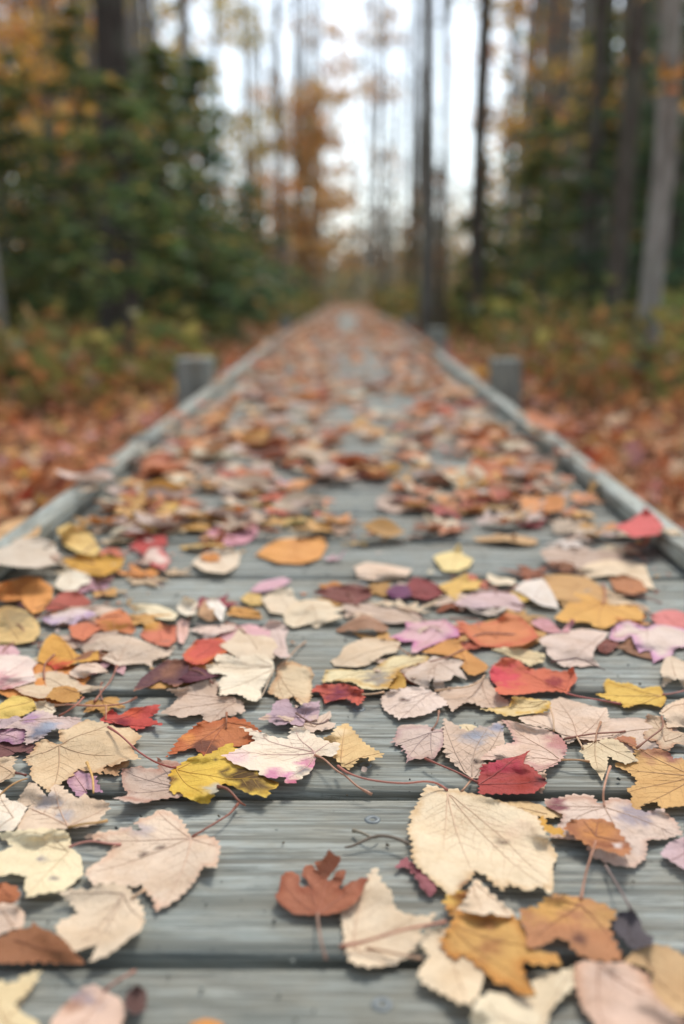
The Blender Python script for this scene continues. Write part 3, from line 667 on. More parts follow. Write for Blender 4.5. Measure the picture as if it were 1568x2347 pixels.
L('Z8', 'pink edged cream leaf with hanging lobes at the right edge', S(220, 198, 190), '960,430 970,350 1040,300 1120,285 1200,320 1260,350 1320,315 1420,320 1568,350 1650,380 1650,500 1500,500 1480,540 1470,570 1380,600 1310,638 1300,570 1290,530 1240,530 1200,550 1160,480 1130,410 1070,450 1000,450', j='1270,350', edge=S(206, 150, 176), cup=-.010)
L('Z8', 'cream curled leaf with a dark hollow beneath at the right edge', S(214, 194, 170), '1385,640 1420,580 1470,575 1568,620 1650,660 1650,830 1568,842 1520,760 1460,780 1390,825 1400,760 1380,700', cup=-.016, fine=False)
L('R2', 'pale yellow folded leaf under the orange red oval leaf', S(216, 196, 156), '690,290 750,278 830,285 900,300 940,310 930,345 885,355 870,368 820,340 760,315', cup=.008, fine=False)
L('Z8', 'red and orange wavy maple leaf at the dark gap on the right', S(206, 98, 66), '-40,700 0,650 60,610 70,590 150,590 220,610 260,660 350,690 420,670 480,690 560,700 620,690 655,660 690,760 680,790 630,830 610,882 540,865 400,870 300,882 200,890 60,890 10,850 40,820 -10,780', j='600,870', stem='605,880 700,905 850,932 1050,968', stemc=S(176, 84, 84), cup=.009, amp=.004, spots=((70, 740, 130, S(204, 72, 82), .8), (500, 790, 60, S(140, 50, 50), 1.0)))
L('L2', 'speckled yellow tan leaf at the left edge', S(212, 178, 124), '-60,110 40,90 120,110 170,160 185,215 150,250 80,266 0,270 -60,262', spots=((60, 140, 90, S(150, 128, 92), .55),), name='fallen_leaf', cup=-.004)
L('L2', 'brown orange leaf behind the bright orange one at the left edge', S(204, 132, 64), '-60,10 20,-20 120,-45 190,-40 200,20 110,60 30,70 -60,60', fine=False)
L('L2', 'bright orange leaf at the left edge above the speckled leaf', S(222, 148, 74), '90,20 130,-10 180,-30 240,0 240,60 195,115 150,128 105,85', fine=False)
L('L2', 'brick red leaf right of the bright orange leaf on the left', S(172, 78, 66), '205,112 240,60 290,25 350,20 408,60 418,82 360,95 280,106', fine=False, cup=.006)
L('L2', 'pale pink white leaf below the brick red leaf', S(220, 204, 206), '190,150 240,130 300,120 340,100 400,110 440,130 400,150 360,155 340,185 290,165 240,185', fine=False, edge=S(190, 160, 190))
L('L2', 'cream leaf curled upward right of the burnt orange leaves on the left', S(222, 208, 176), '575,80 640,80 720,85 770,105 815,130 790,156 730,150 690,140 660,115 620,122', fine=False, cup=.010)
L('L2', 'cream leaf standing on edge right of the cream curled leaf on the left', S(224, 214, 194), '805,95 830,60 880,55 905,80 890,130 850,136 815,118', fine=False, cup=.010)
L('L2', 'brown triangular leaf between two cream leaves on the left', S(196, 152, 112), '895,130 930,60 970,90 1000,150 950,160', fine=False)
L('L2', 'small white leaf right of the brown triangular leaf', S(226, 218, 206), '935,70 1000,65 1030,100 1010,160 975,120', fine=False)
L('L2', 'small orange leaf under the big cream five lobed leaf pile in the upper left', S(212, 150, 74), '1030,130 1060,90 1120,100 1180,115 1200,150 1130,145', fine=False)
L('L2', 'yellow tan leaf at the back of the cream leaf cluster', S(214, 176, 104), '1090,60 1130,30 1190,40 1200,85 1140,90', fine=False)
L('L2', 'mauve pink strip of leaf lying on the cream leaf cluster', S(206, 160, 184), '1135,20 1190,-20 1290,-40 1330,-25 1290,0 1210,25 1160,30', fine=False)
L('L2', 'wide cream leaf in the cluster left of the middle', S(218, 200, 174), '1190,60 1260,10 1330,10 1350,60 1420,90 1400,130 1300,130 1230,120', fine=False)
L('L2', 'big cream leaf with spread lobes left of the dark brown purple leaf', S(222, 204, 176), '1290,130 1330,80 1400,60 1450,62 1500,70 1530,95 1580,100 1520,120 1570,140 1490,165 1440,195 1410,172 1340,190 1300,170', j='1420,110', fine=False, cup=-.008)
L('L2', 'lilac leaf curled into a ring left of the cream spread leaf', S(206, 184, 186), '1200,190 1230,155 1280,160 1312,200 1300,250 1310,310 1330,320 1280,330 1240,300 1210,250', fine=False, cup=.010)
L('L2', 'wide tan leaf behind the ivory five lobed maple leaf', S(216, 196, 170), '1000,270 1060,235 1090,185 1120,195 1180,215 1250,240 1270,280 1250,330 1170,345 1080,330', fine=False)
L('L2', 'burnt orange leaf with a brown patch in the upper left', S(204, 118, 70), '430,155 480,125 550,100 580,120 600,170 622,200 600,220 530,205 470,205 450,180', fine=False, spots=((520, 185, 40, S(176, 120, 56), .8),))
L('L2', 'salmon orange leaf beside the pink petal shaped leaf in the upper left', S(206, 112, 84), '640,225 660,180 720,160 770,180 805,180 805,250 770,275 720,270 670,250', fine=False, spots=((690, 170, 40, S(206, 150, 70), .8),))
L('L2', 'rust orange leaf lying over the taupe arched leaf on the left', S(206, 114, 78), '310,182 380,165 450,170 462,195 420,220 380,250 330,230', fine=False)
L('L2', 'narrow pale pink petal shaped leaf in the upper left', S(222, 180, 170), '805,165 830,150 865,165 860,210 835,265 815,255 808,210', fine=False, cup=.006)
L('L2', 'pinkish cream star leaf right of the pink petal shaped leaf', S(220, 194, 184), '865,200 920,180 980,180 1040,170 1080,175 1070,200 1000,215 960,248 930,240 905,210', fine=False, cup=-.008)
L('L2', 'maroon leaf tucked under the ivory five lobed maple leaf', S(98, 56, 66), '800,440 880,365 960,380 1012,405 930,425 860,442', fine=False)
L('L2', 'dark brown leaf with purple tinge bridging the dark gap left of the middle', S(136, 84, 64), '612,478 640,420 700,375 760,335 830,332 866,360 852,420 822,452 800,462 730,430 682,455', edge=S(88, 56, 62), ew=.010, spots=((640, 410, 60, S(96, 60, 64), .8),))
L('L2', 'vermilion oval leaf left of the ivory five lobed maple leaf', S(198, 72, 58), '830,315 870,275 890,245 950,240 1010,235 1045,270 1040,300 980,325 930,356 880,358 845,342', edge=S(206, 110, 62), ew=.005, name='fallen_leaf', cup=.005)
L('L2', 'taupe maple leaf arched over others on the left, with a reddish stem below', S(204, 184, 164), '345,262 430,262 450,235 520,215 600,230 680,262 760,290 790,268 800,282 770,320 720,330 690,345 695,372 660,352 600,356 540,364 500,346 460,330 475,320 500,298 470,290 390,305', j='535,355', stem='535,362 505,430 465,480 430,528', stemc=S(168, 96, 76), tips='345,262 450,235 600,230 790,268', cup=-.008, amp=.004)
L('L2', 'golden orange leaf with reddish lower edge on the left', S(214, 154, 62), '170,342 185,290 210,240 240,215 280,235 310,260 350,310 400,320 450,288 452,335 400,346 350,350 300,370 250,382 230,362', spots=((270, 375, 50, S(196, 72, 56), .9),), cup=-.004)
L('L2', 'dusty tan leaf lying under the small brown leaf on the left', S(214, 190, 164), '60,460 150,400 250,385 340,410 370,450 475,460 400,487 330,480 280,505 180,512 100,492', edge=S(190, 150, 128), ew=.003)
L('L2', 'pinkish tan curled leaf right of the golden orange leaf on the left', S(214, 188, 172), '315,395 370,355 440,352 490,385 500,402 460,395 410,395 390,418 340,415', cup=-.014)
L('L2', 'pink leaf at the left edge behind the cream white one', S(214, 168, 184), '-60,320 0,270 60,272 92,300 80,325 0,335', fine=False)
L('L2', 'cream white leaf with faint pink veins at the left edge', S(226, 206, 194), '-60,320 60,312 130,320 170,350 150,376 168,430 100,452 50,466 20,470 -60,470', j='-30,465', veinc=S(196, 130, 130), spots=((10, 440, 60, S(212, 150, 150), .7),), tips='130,320 168,430')
L('L2', 'cream scrap of leaf behind the yellow leaf on the left', S(222, 206, 180), '150,530 200,522 250,540 258,570 240,585 170,580', stem='420,545 350,540 250,545', stemc=TANSTEM)
L('L2', 'small brown serrated leaf with stiff stem on the left', S(188, 134, 64), '208,508 245,462 300,455 350,468 372,500 345,530 280,532', j='360,510', stem='380,508 350,540 300,575 270,592', stemc=S(186, 108, 88), name='fallen_leaf', veinc=S(120, 72, 36))
L('L2', 'lilac grey leaf at the left edge under the yellow leaf', S(176, 156, 164), '-60,600 0,598 60,598 108,590 130,602 90,630 30,650 -60,650')
L('L2', 'yellow leaf with pale rim at the left edge', S(226, 190, 96), '-60,560 0,540 60,500 120,505 150,520 166,560 110,590 60,606 -60,606', name='fallen_leaf', stem='300,540 440,547 560,536 622,508', stemc=S(190, 122, 98), j='150,545', stemlift=.001)
L('L2', 'taupe maple leaf with ragged points left of the middle', S(200, 175, 160), '752,470 830,465 880,450 920,430 970,420 1000,440 990,500 1060,505 1110,530 1120,570 1100,582 1080,575 1070,592 1030,590 990,612 930,636 925,610 920,585 870,590 830,602 790,590 725,580 780,545 815,510 790,490', j='1075,520', tips='752,470 725,580 930,636 970,420', cup=-.003)
L('Z6', 'warm tan half of a crumpled leaf right of the ivory five lobed one', S(216, 192, 162), '840,880 860,810 920,740 910,660 960,620 1040,615 1120,650 1190,670 1225,730 1200,780 1210,830 1190,900 1170,978 1130,985 1070,940 1050,900 1000,935 930,930 880,890', j='925,700', stem='910,695 1000,600 1080,510 1150,458', stemc=S(186, 152, 124), edge=S(190, 140, 96), ew=.004, cup=.003)
L('Z6', 'ivory five lobed maple leaf lying flat left of the middle', S(228, 214, 190), '320,650 420,630 400,600 420,560 500,560 560,585 600,600 640,560 700,545 760,560 830,570 880,620 890,680 860,720 830,790 770,850 790,910 740,948 680,935 630,900 560,885 480,900 430,897 440,840 430,790 470,745 520,740 440,715 380,722 340,700', j='890,690', tips='320,650 420,560 700,545 430,897 740,948', cup=.002)
L('Z6', 'red and orange small maple leaf near the middle on the dark gap', S(192, 76, 58), '1195,866 1240,820 1300,805 1380,808 1460,795 1568,830 1620,860 1625,920 1590,977 1540,955 1490,920 1430,930 1360,947 1300,972 1285,910 1260,870', j='1600,890', stem='1610,890 1700,885 1790,870', stemc=PALESTEM, spots=((1420, 880, 90, S(124, 52, 70), .8),), cup=.003)
L('Z8', 'yellow maple leaf with a pink stem beside the dark gap on the right', S(216, 174, 74), '845,885 930,880 908,810 940,758 1000,785 1060,800 1110,790 1180,820 1220,850 1280,830 1370,820 1390,860 1415,920 1400,970 1380,996 1300,975 1230,970 1180,975 1120,996 1065,998 1060,960 970,940 900,915', j='1380,885', stem='1390,890 1480,880 1620,845', stemc=S(196, 130, 122), tips='845,885 940,758 1065,998', cup=.004, edge=S(196, 150, 60), ew=.003)
L('R2', 'pinkish white oval leaf with serrated edge right of the middle', S(220, 199, 184), '185,512 220,480 300,460 370,460 420,480 470,510 495,540 440,560 410,580 350,596 300,600 265,609 240,590 205,570 190,540', j='425,478', tips='200,560 265,609', name='fallen_leaf', spots=((292, 520, 12, S(80, 54, 40), 1.2),), cup=-.004, veinc=S(150, 110, 96))
L('Z4', 'pale pinkish maple leaf lying flat with a cream stem on the right', S(215, 189, 172), '205,140 300,120 400,100 470,90 468,0 560,-30 700,10 800,40 870,60 935,58 950,140 988,220 970,300 900,316 830,336 770,320 720,316 680,312 650,345 600,352 560,282 510,245 420,220 330,205 260,185', j='690,300', stem='690,302 720,355 738,392', stemc=PALESTEM, tips='535,-20 935,58 205,140', cup=.003)
L('R2', 'folded cream leaf with a yellow underside lying over the pale pinkish leaf', S(214, 188, 142), '640,562 720,555 770,545 785,500 860,512 955,525 958,562 920,577 860,582 800,593 750,590 700,572', j='958,545', stem='958,560 972,600 975,660', stemc=PALESTEM, edge=S(204, 158, 70), ew=.003, cup=.009)
L('Z4', 'crumpled tan leaf with torn edges at the right edge', S(202, 176, 152), '1118,216 1200,190 1250,165 1260,110 1340,120 1390,140 1480,250 1568,260 1640,280 1640,380 1500,350 1480,370 1440,412 1380,390 1340,330 1260,320 1235,290 1240,230 1180,216', amp=.006, cup=.004, edge=S(176, 130, 100), ew=.003)
L('Z4', 'light brown leaf curled over at the right edge with a brown stem', S(214, 187, 164), '1362,110 1420,40 1500,0 1600,-30 1700,0 1700,200 1600,216 1500,216 1430,221 1420,160 1395,120', j='1385,130', stem='1385,130 1390,220 1280,310 1180,388', stemc=S(140, 88, 70), cup=-.010, amp=.005)
L('Z3', 'small cream scrap behind the blue grey two veined leaf', S(216, 196, 160), '1050,195 1130,190 1200,210 1160,262 1080,250')
# ---- the sharp row
L('Z1', 'dark maroon leaf in the shade at the left edge', MAROON, '-60,340 60,335 140,360 300,350 262,432 150,420 70,460 0,470 -60,465', fold=.2)
L('Z1', 'small tan leaf at the left edge with a dark red stem', S(204, 178, 152), '-60,470 0,465 60,460 140,455 110,520 95,545 136,592 110,630 40,650 0,676 -60,690', j='100,590', stem='128,592 170,600 215,612', stemc=S(120, 52, 50), cup=-.004)
L('Z1', 'violet pink leaf with dark edges at the left edge', S(190, 152, 170), '-60,250 0,240 100,225 210,235 205,290 200,340 120,362 40,330 0,345 -60,345', edge=S(150, 100, 128), ew=.004)
L('Z1', 'pale lilac leaf behind the bluish lilac arched leaf on the left', S(172, 152, 162), '-60,150 60,150 130,120 182,145 100,192 40,232 -60,240')
L('Z1', 'bluish lilac arched leaf with grey blue stains on the left', S(196, 172, 176), '40,227 90,195 170,150 280,85 350,80 420,105 480,130 560,130 658,140 660,180 600,216 540,236 450,230 400,260 370,296 300,330 215,362 200,340 210,240 130,226', j='70,222', tips='658,140 215,362', spots=((330, 260, 60, S(120, 124, 140), .8), (400, 200, 50, S(150, 156, 170), .7), (250, 140, 60, S(170, 132, 158), .7)), cup=-.008, amp=.003)
L('Z3', 'tan crumpled leaf with a rolled up edge near the middle', S(214, 180, 132), '-60,300 -20,290 5,270 40,220 120,183 150,200 180,240 215,285 280,350 360,400 432,437 420,460 370,470 320,502 295,465 230,475 200,520 150,567 100,545 60,510 0,455 -80,440 -60,350', j='80,520', amp=.007, cup=.006, tips='120,183 432,437', spots=((60, 250, 60, S(228, 200, 160), .7),))
L('L2', 'scarlet star shaped leaf with sharp points left of the middle', S(188, 54, 50), '455,616 490,575 510,560 545,590 600,556 660,550 728,538 720,575 680,600 748,632 690,636 625,659 580,640 530,626 480,620', j='482,610', stem='482,612 484,575 483,545', stemc=S(186, 128, 92), tips='728,538 748,632 625,659', spots=((600, 575, 40, S(206, 92, 62), .7), (560, 625, 30, S(120, 30, 44), .8)), cup=.005)
L('Z2', 'orange brown leaf with a dark patch left of the middle', S(190, 108, 58), '4,462 60,380 110,300 200,235 270,180 300,165 380,175 470,150 500,140 570,140 660,160 730,205 792,255 720,282 720,330 640,370 560,380 450,400 380,430 320,457 290,430 245,405 240,385 180,400 100,425 40,445', j='495,165', stem='497,235 500,165 500,100', stemc=S(150, 84, 50), tips='4,462 320,457 792,255', spots=((330, 385, 80, S(104, 62, 48), 1.0), (180, 300, 60, S(206, 132, 66), .6)), edge=S(176, 90, 50))
L('Z2', 'small purple crumpled leaf with a thin brown stem near the middle', S(168, 142, 164), '748,152 790,130 870,85 880,30 920,0 1000,-20 1040,60 1090,55 1150,20 1260,5 1262,80 1250,150 1190,165 1140,165 1125,207 1060,200 1000,185 950,206 880,190 830,160 770,160', j='1130,145', stem='1070,102 1140,150 1220,190 1290,185 1332,158', stemc=S(120, 92, 88), spots=((820, 140, 40, S(206, 172, 146), .9), (1215, 140, 40, S(206, 176, 156), .9), (1080, 40, 30, S(60, 54, 60), 1.0), (900, 168, 16, S(40, 36, 44), 1.2)), amp=.004, cup=.003)
L('Z3', 'small mauve grey leaf with fine dark veins right of the middle', S(200, 176, 167), '492,342 520,300 530,240 550,205 620,192 700,195 790,200 830,240 870,235 930,220 936,280 920,370 870,430 850,480 815,482 790,460 740,486 690,480 640,500 610,517 615,450 605,410 578,416 590,350 545,372 520,345', j='822,244', stem='826,242 870,175 885,85', stemc=S(150, 104, 84), tips='492,342 610,517 835,482 930,225', veinc=S(120, 92, 92), cup=-.003, edge=S(176, 140, 136), ew=.003)
L('Z3', 'blue grey and tan leaf with two bold veins right of the middle', S(204, 178, 162), '924,138 960,165 1030,200 1060,230 1140,255 1170,235 1220,205 1290,215 1340,180 1412,163 1410,240 1422,350 1380,380 1300,430 1240,475 1300,560 1270,600 1220,635 1156,642 1080,590 1000,520 930,440 920,350 930,260', j='1155,636', stem='1156,640 1110,700 1068,748', stemc=TANSTEM, tips='924,138 1412,163 1290,215', veinc=S(140, 108, 84), spots=((1200, 280, 110, S(150, 152, 162), .7), (1370, 230, 60, S(160, 160, 176), .7), (1185, 490, 26, S(54, 40, 36), 1.2)), cup=.003)
L('Z4', 'pale pinkish leaf with a ruddy right edge behind the deep red folded leaf', S(214, 184, 168), '74,158 150,165 230,185 300,205 340,215 420,225 480,250 540,280 590,330 614,380 600,440 565,490 520,530 440,560 370,592 310,540 230,516 140,500 0,482 -100,482 -60,440 40,370 110,350 180,340 150,270 100,200', j='560,486', stem='560,486 650,485 720,488 790,500', stemc=S(200, 150, 104), tips='74,158 -100,482 370,592', spots=((560, 350, 110, S(184, 128, 122), .8),), cup=-.003, edge=S(196, 150, 140), ew=.003)
L('Z4', 'small tan scrap under the deep red folded leaf', S(204, 172, 152), '370,590 430,570 440,625 430,690 400,762 360,740')
L('Z4', 'deep red folded leaf with a sharp upright tip on the right', S(160, 40, 42), '-125,662 -105,600 -100,540 -60,520 0,510 90,480 180,460 240,440 290,410 322,396 280,440 240,515 290,530 330,560 360,590 380,610 430,650 437,682 400,710 370,730 340,762 200,767 60,767 -60,767 -120,767 -115,700', j='-118,672', stem='-122,672 -190,640 -320,576 -430,530 -558,475', stemc=S(150, 72, 66), tips='322,396 437,682', spots=((60, 530, 120, S(178, 62, 76), .6), (220, 690, 90, S(146, 50, 36), .6), (410, 665, 40, S(60, 26, 28), 1.0)), cup=.004, fold=.18, amp=.003)
L('Z1', 'short brown leaf end under the big tan maple leaf', S(176, 132, 92), '835,582 850,550 920,530 1000,500 1056,495 1050,540 980,560 976,622 900,606')
L('Z1', 'pink leaf peeping from under the big tan maple leaf', S(200, 158, 178), '600,560 700,580 790,620 800,680 842,757 780,745 710,720 705,770 680,822 640,800 560,700 540,650 590,600', edge=S(160, 116, 140), ew=.004)
L('Z1', 'grey mauve maple leaf lying under the yellow spotted leaf', S(190, 166, 154), '915,798 1000,790 1060,765 1020,720 1000,660 990,600 1000,560 1100,545 1130,530 1200,545 1290,555 1300,520 1278,453 1330,490 1400,490 1460,505 1560,560 1700,620 1720,740 1600,780 1500,790 1400,800 1280,816 1170,840 1080,836 1000,820', j='1500,690', tips='915,798 1000,560 1278,453', veinc=S(140, 108, 96), edge=S(168, 120, 100), ew=.004, cup=.004, press=65)
L('Z4', 'large golden brown maple leaf at the right edge', S(208, 160, 96), '1000,312 1060,290 1170,300 1185,400 1280,400 1350,392 1440,420 1480,480 1545,468 1600,500 1700,560 1700,850 1560,862 1450,872 1380,892 1340,830 1250,850 1200,902 1140,880 1120,830 1145,780 1096,730 1170,690 1180,650 1150,620 1110,580 1000,535 1010,505 1100,520 1190,500 1150,430 1170,400 1100,350', j='1660,600', tips='1000,535 1096,730 1000,312 1140,880', spots=((1080, 340, 110, S(170, 106, 76), .9), (1300, 430, 90, S(166, 112, 84), .8), (1500, 450, 70, S(150, 96, 84), .8)), cup=.003, veinc=S(150, 100, 66))
L('Z4', 'beige star leaf with pointed lobes overlapping the golden brown leaf', S(212, 190, 160), '718,422 740,375 800,345 850,335 920,308 1000,315 1060,350 1120,410 1170,470 1204,497 1140,502 1090,526 1050,500 1000,490 948,453 942,500 935,560 915,620 898,664 870,620 850,575 820,550 790,490 760,480 745,440', j='840,342', stem='840,342 852,260 885,176', stemc=S(170, 120, 86), tips='718,422 898,664 1204,497', cup=-.006)
L('Z1', 'big tan maple leaf with brown veins on the left', S(210, 182, 150), '198,482 260,430 290,400 300,345 370,310 430,345 480,362 530,345 485,330 475,240 560,235 640,190 720,156 780,175 850,175 920,205 980,225 1060,220 1110,255 1173,295 1130,330 1110,360 1080,380 1110,430 1158,480 1080,485 1030,490 920,536 870,525 840,562 830,602 740,580 690,570 630,560 590,620 550,642 490,690 455,690 432,742 410,762 370,715 310,675 270,650 240,600 250,540 215,515', j='484,364', tips='432,742 960,440 895,216 198,482', veinc=S(150, 104, 70), edge=S(190, 148, 108), ew=.003, cup=.003)
L('Z2', 'yellow leaf with brown speckles and a long red stem left of the middle', S(222, 182, 66), '22,612 60,560 100,540 140,500 200,465 290,438 310,455 380,430 450,390 500,360 552,343 565,390 610,390 680,460 760,590 850,640 930,670 932,702 860,740 842,792 760,780 680,770 560,715 490,680 460,700 400,780 350,852 290,847 230,825 150,785 130,750 90,750 70,767 40,740 33,680 45,650', j='88,548', stem='88,548 40,545 -80,505 -220,420 -330,320 -400,262 -472,216', stemc=S(160, 74, 74), tips='552,343 932,702 350,852', spots=((640, 600, 120, S(74, 52, 34), .9), (740, 680, 120, S(92, 66, 38), .75), (55, 660, 45, S(120, 82, 40), .9), (410, 488, 18, S(60, 44, 30), 1.2), (400, 730, 60, S(188, 180, 160), 1.0)), cup=.003, stemlift=.006, veinc=S(196, 140, 56), edge=S(206, 160, 52), ew=.003)
L('Z2', 'cream and pink maple leaf with pink veins in sharp focus at the middle', S(228, 212, 190), '466,450 550,420 610,385 680,355 734,335 715,290 650,240 592,208 680,225 760,255 860,290 960,310 1005,310 1010,270 1020,220 1050,207 1110,212 1160,230 1190,265 1240,295 1300,320 1360,345 1427,340 1425,380 1400,430 1380,456 1330,455 1250,450 1235,470 1230,530 1190,590 1120,630 1060,670 1010,684 980,650 980,620 880,637 830,625 760,602 765,570 690,572 640,545 560,520 520,490', j='1225,446', stem='1225,446 1300,480 1400,570 1480,620 1570,700 1690,768', stemc=S(192, 138, 112), tips='466,450 592,208 1050,207 1427,340 1010,684', veinc=S(186, 108, 112), spots=((900, 620, 90, S(206, 132, 160), .7), (1190, 520, 70, S(204, 120, 152), .7), (1040, 660, 50, S(190, 96, 120), .7), (1125, 580, 44, S(130, 122, 120), 1.0), (560, 470, 120, S(222, 184, 180), .5)), cup=.003)
# ---- the near planks
L('R3', 'tan strip of leaf behind the large cream leaf', S(214, 182, 140), '700,165 765,172 850,170 930,190 1010,205 1018,242 930,247 860,222 760,205')
L('R3', 'pale pinkish blotchy leaf spread behind the small brown leaf on the right', S(214, 190, 178), '930,160 1000,150 1050,135 1150,140 1180,180 1240,150 1320,165 1330,200 1400,220 1470,200 1480,220 1530,260 1568,320 1480,345 1400,345 1395,430 1340,472 1250,460 1150,420 1100,350 1000,342 950,332 960,300 1000,270 1020,230 940,190', j='1205,200', stem='1205,195 1200,130 1215,60 1232,10', stemc=S(206, 150, 122), spots=((985, 180, 40, S(120, 60, 70), .8), (1350, 230, 70, S(160, 146, 150), .7)), amp=.003, stemlift=.008, edge=S(190, 150, 130), ew=.003)
L('R3', 'mustard scrap of leaf beside the large cream leaf', S(206, 150, 52), '895,250 930,235 950,275 1020,295 1022,327 940,312')
L('R3', 'small rusty brown leaf with a thin stem on the right', S(172, 108, 66), '1018,290 1050,250 1120,248 1200,250 1250,275 1290,330 1328,380 1322,412 1280,417 1220,392 1150,376 1100,347 1060,322', j='1165,352', stem='1165,352 1150,400 1125,480 1108,560 1098,620', stemc=S(176, 122, 96), edge=S(140, 84, 56), ew=.004, cup=.005, spots=((1170, 320, 60, S(196, 132, 76), .7), (1270, 370, 18, S(226, 216, 210), 1.2)))
L('R3', 'lavender leaf at the right edge of the near planks', S(190, 166, 182), '1462,412 1500,360 1568,330 1640,350 1640,470 1568,477 1500,432', cup=.006)
L('R3', 'dark pink leaf half hidden under the large cream leaf', S(148, 76, 88), '252,467 300,420 330,450 360,480 410,520 442,562 415,604 370,562 345,512 310,472')
L('R3', 'large cream leaf with a long red stem and one dark hole', S(224, 205, 174), '315,230 345,190 370,150 395,95 440,100 480,120 520,108 560,125 640,140 720,165 820,205 900,240 930,300 960,350 990,420 965,460 968,560 955,592 930,560 900,555 860,577 770,545 740,572 700,545 650,500 615,488 600,520 560,550 500,608 470,570 430,545 400,510 350,460 325,420 325,350 310,300 325,260', j='490,118', stem='490,118 440,86 380,78 300,86 200,80 100,62 30,36 -10,8', stemc=S(184, 108, 96), tips='955,592 470,390 600,470 968,560', veinc=S(206, 158, 128), spots=((722, 352, 17, S(74, 48, 30), 2.0), (560, 555, 30, S(150, 100, 60), .9), (800, 300, 90, S(226, 196, 164), .5)), cup=.003, stemlift=.010, edge=S(206, 172, 130), ew=.003)
L('Z1', 'pinkish tan leaf with grey stains on the lower left', S(218, 193, 172), '150,862 160,800 240,670 300,680 390,790 430,690 500,690 560,740 640,800 700,750 740,800 880,830 908,880 830,970 800,1010 720,1036 560,1050 300,1082 130,1062 170,960 270,840 230,862', j='560,1040', stem='560,1040 700,1010 800,1000 880,985', stemc=S(206, 160, 96), tips='430,690 160,820 908,880 250,860', spots=((400, 830, 90, S(176, 164, 160), .7), (520, 950, 70, S(168, 160, 160), .7), (470, 890, 22, S(110, 70, 50), 1.1)), veinc=S(190, 138, 108))
L('L3', 'whitish leaf at the left edge of the near planks', S(226, 212, 192), '-40,140 0,112 40,160 90,170 130,195 92,262 60,302 -40,302')
L('L3', 'pale yellow maple leaf with a pink stem at the left edge', S(226, 210, 174), '-40,320 0,310 80,300 200,290 300,305 320,330 325,380 370,420 376,500 330,545 290,577 200,590 150,602 120,614 110,560 125,510 60,495 0,510 -40,520 -40,430 0,400 60,375 30,350', j='312,378', stem='315,378 360,360 420,350 490,360 552,366', stemc=S(206, 140, 128), tips='120,614 -40,330 200,290', spots=((185, 435, 16, S(120, 110, 120), 1.0), (245, 520, 16, S(120, 110, 110), 1.0)), veinc=S(204, 170, 130), cup=.004)
L('L3', 'rust red scrap of leaf at the left edge of the near planks', S(166, 92, 52), '-40,545 20,540 80,560 98,602 60,642 0,652 -50,640')
L('L3', 'pinkish tan round leaf at the left edge of the near planks', S(212, 184, 166), '-50,640 20,632 80,640 114,680 106,742 50,752 0,777 -50,790')
L('L3', 'pinkish tan maple leaf with a dark slit on the near left plank', S(217, 193, 174), '380,328 440,312 520,300 590,280 625,305 645,295 610,268 640,245 690,235 720,206 770,212 815,240 840,265 860,300 868,325 885,330 920,318 960,330 990,345 1005,385 995,430 987,472 925,465 905,500 890,530 865,560 835,590 800,622 750,652 708,670 700,620 660,580 640,550 600,562 560,555 520,562 450,562 420,540 383,500 400,470 440,450 480,420 500,390 520,370 480,355 430,340', j='872,330', stem='875,330 960,280 1040,230 1065,205 1085,180', stemc=S(140, 76, 66), tips='383,328 708,670 720,206 383,500 1003,385', veinc=S(200, 156, 130), spots=((655, 415, 26, S(84, 62, 50), .9), (745, 380, 16, S(90, 70, 60), 1.0), (640, 300, 50, S(190, 172, 164), .7)), cup=.003, edge=S(206, 166, 140), ew=.003)
L('L3', 'crumpled pale tan leaf bridging the near gap on the left', S(214, 194, 168), '265,585 330,565 420,570 440,545 520,545 580,560 625,605 657,660 662,720 640,767 600,787 545,832 490,872 398,908 440,840 455,815 400,830 340,852 300,812 248,747 270,710 350,680 320,640 275,600', j='560,575', stem='600,612 630,590 660,572', stemc=PALESTEM, tips='398,908 265,585 662,720 340,852', veinc=S(150, 116, 98), cup=.006, amp=.004)
L('L3', 'dark brown leaf lying in the near gap on the left', S(140, 84, 48), '-60,800 0,790 60,755 140,740 145,708 190,745 240,765 300,810 330,850 360,880 388,908 300,906 180,900 100,906 0,906 -60,895', fold=.1, cup=.004)
L('R3', 'brown leaf fragment right of the dark charred leaf', S(196, 158, 112), '1290,902 1340,850 1420,818 1500,830 1568,870 1640,900 1640,1150 1540,1142 1450,1090 1420,1040 1430,960 1380,920', cup=.006)
L('R3', 'pinkish cream maple leaf with a pointed tip on the near gap', S(220, 198, 174), '0,660 60,620 100,540 130,510 160,468 186,530 235,580 245,630 270,665 330,685 390,690 442,670 420,715 370,745 360,800 330,850 280,892 240,912 130,922 60,906 30,870 10,790 5,720', j='60,818', stem='120,838 200,850 290,870 370,886', stemc=S(206, 164, 132), tips='160,468 442,670 240,912', veinc=S(196, 150, 120), cup=.003)
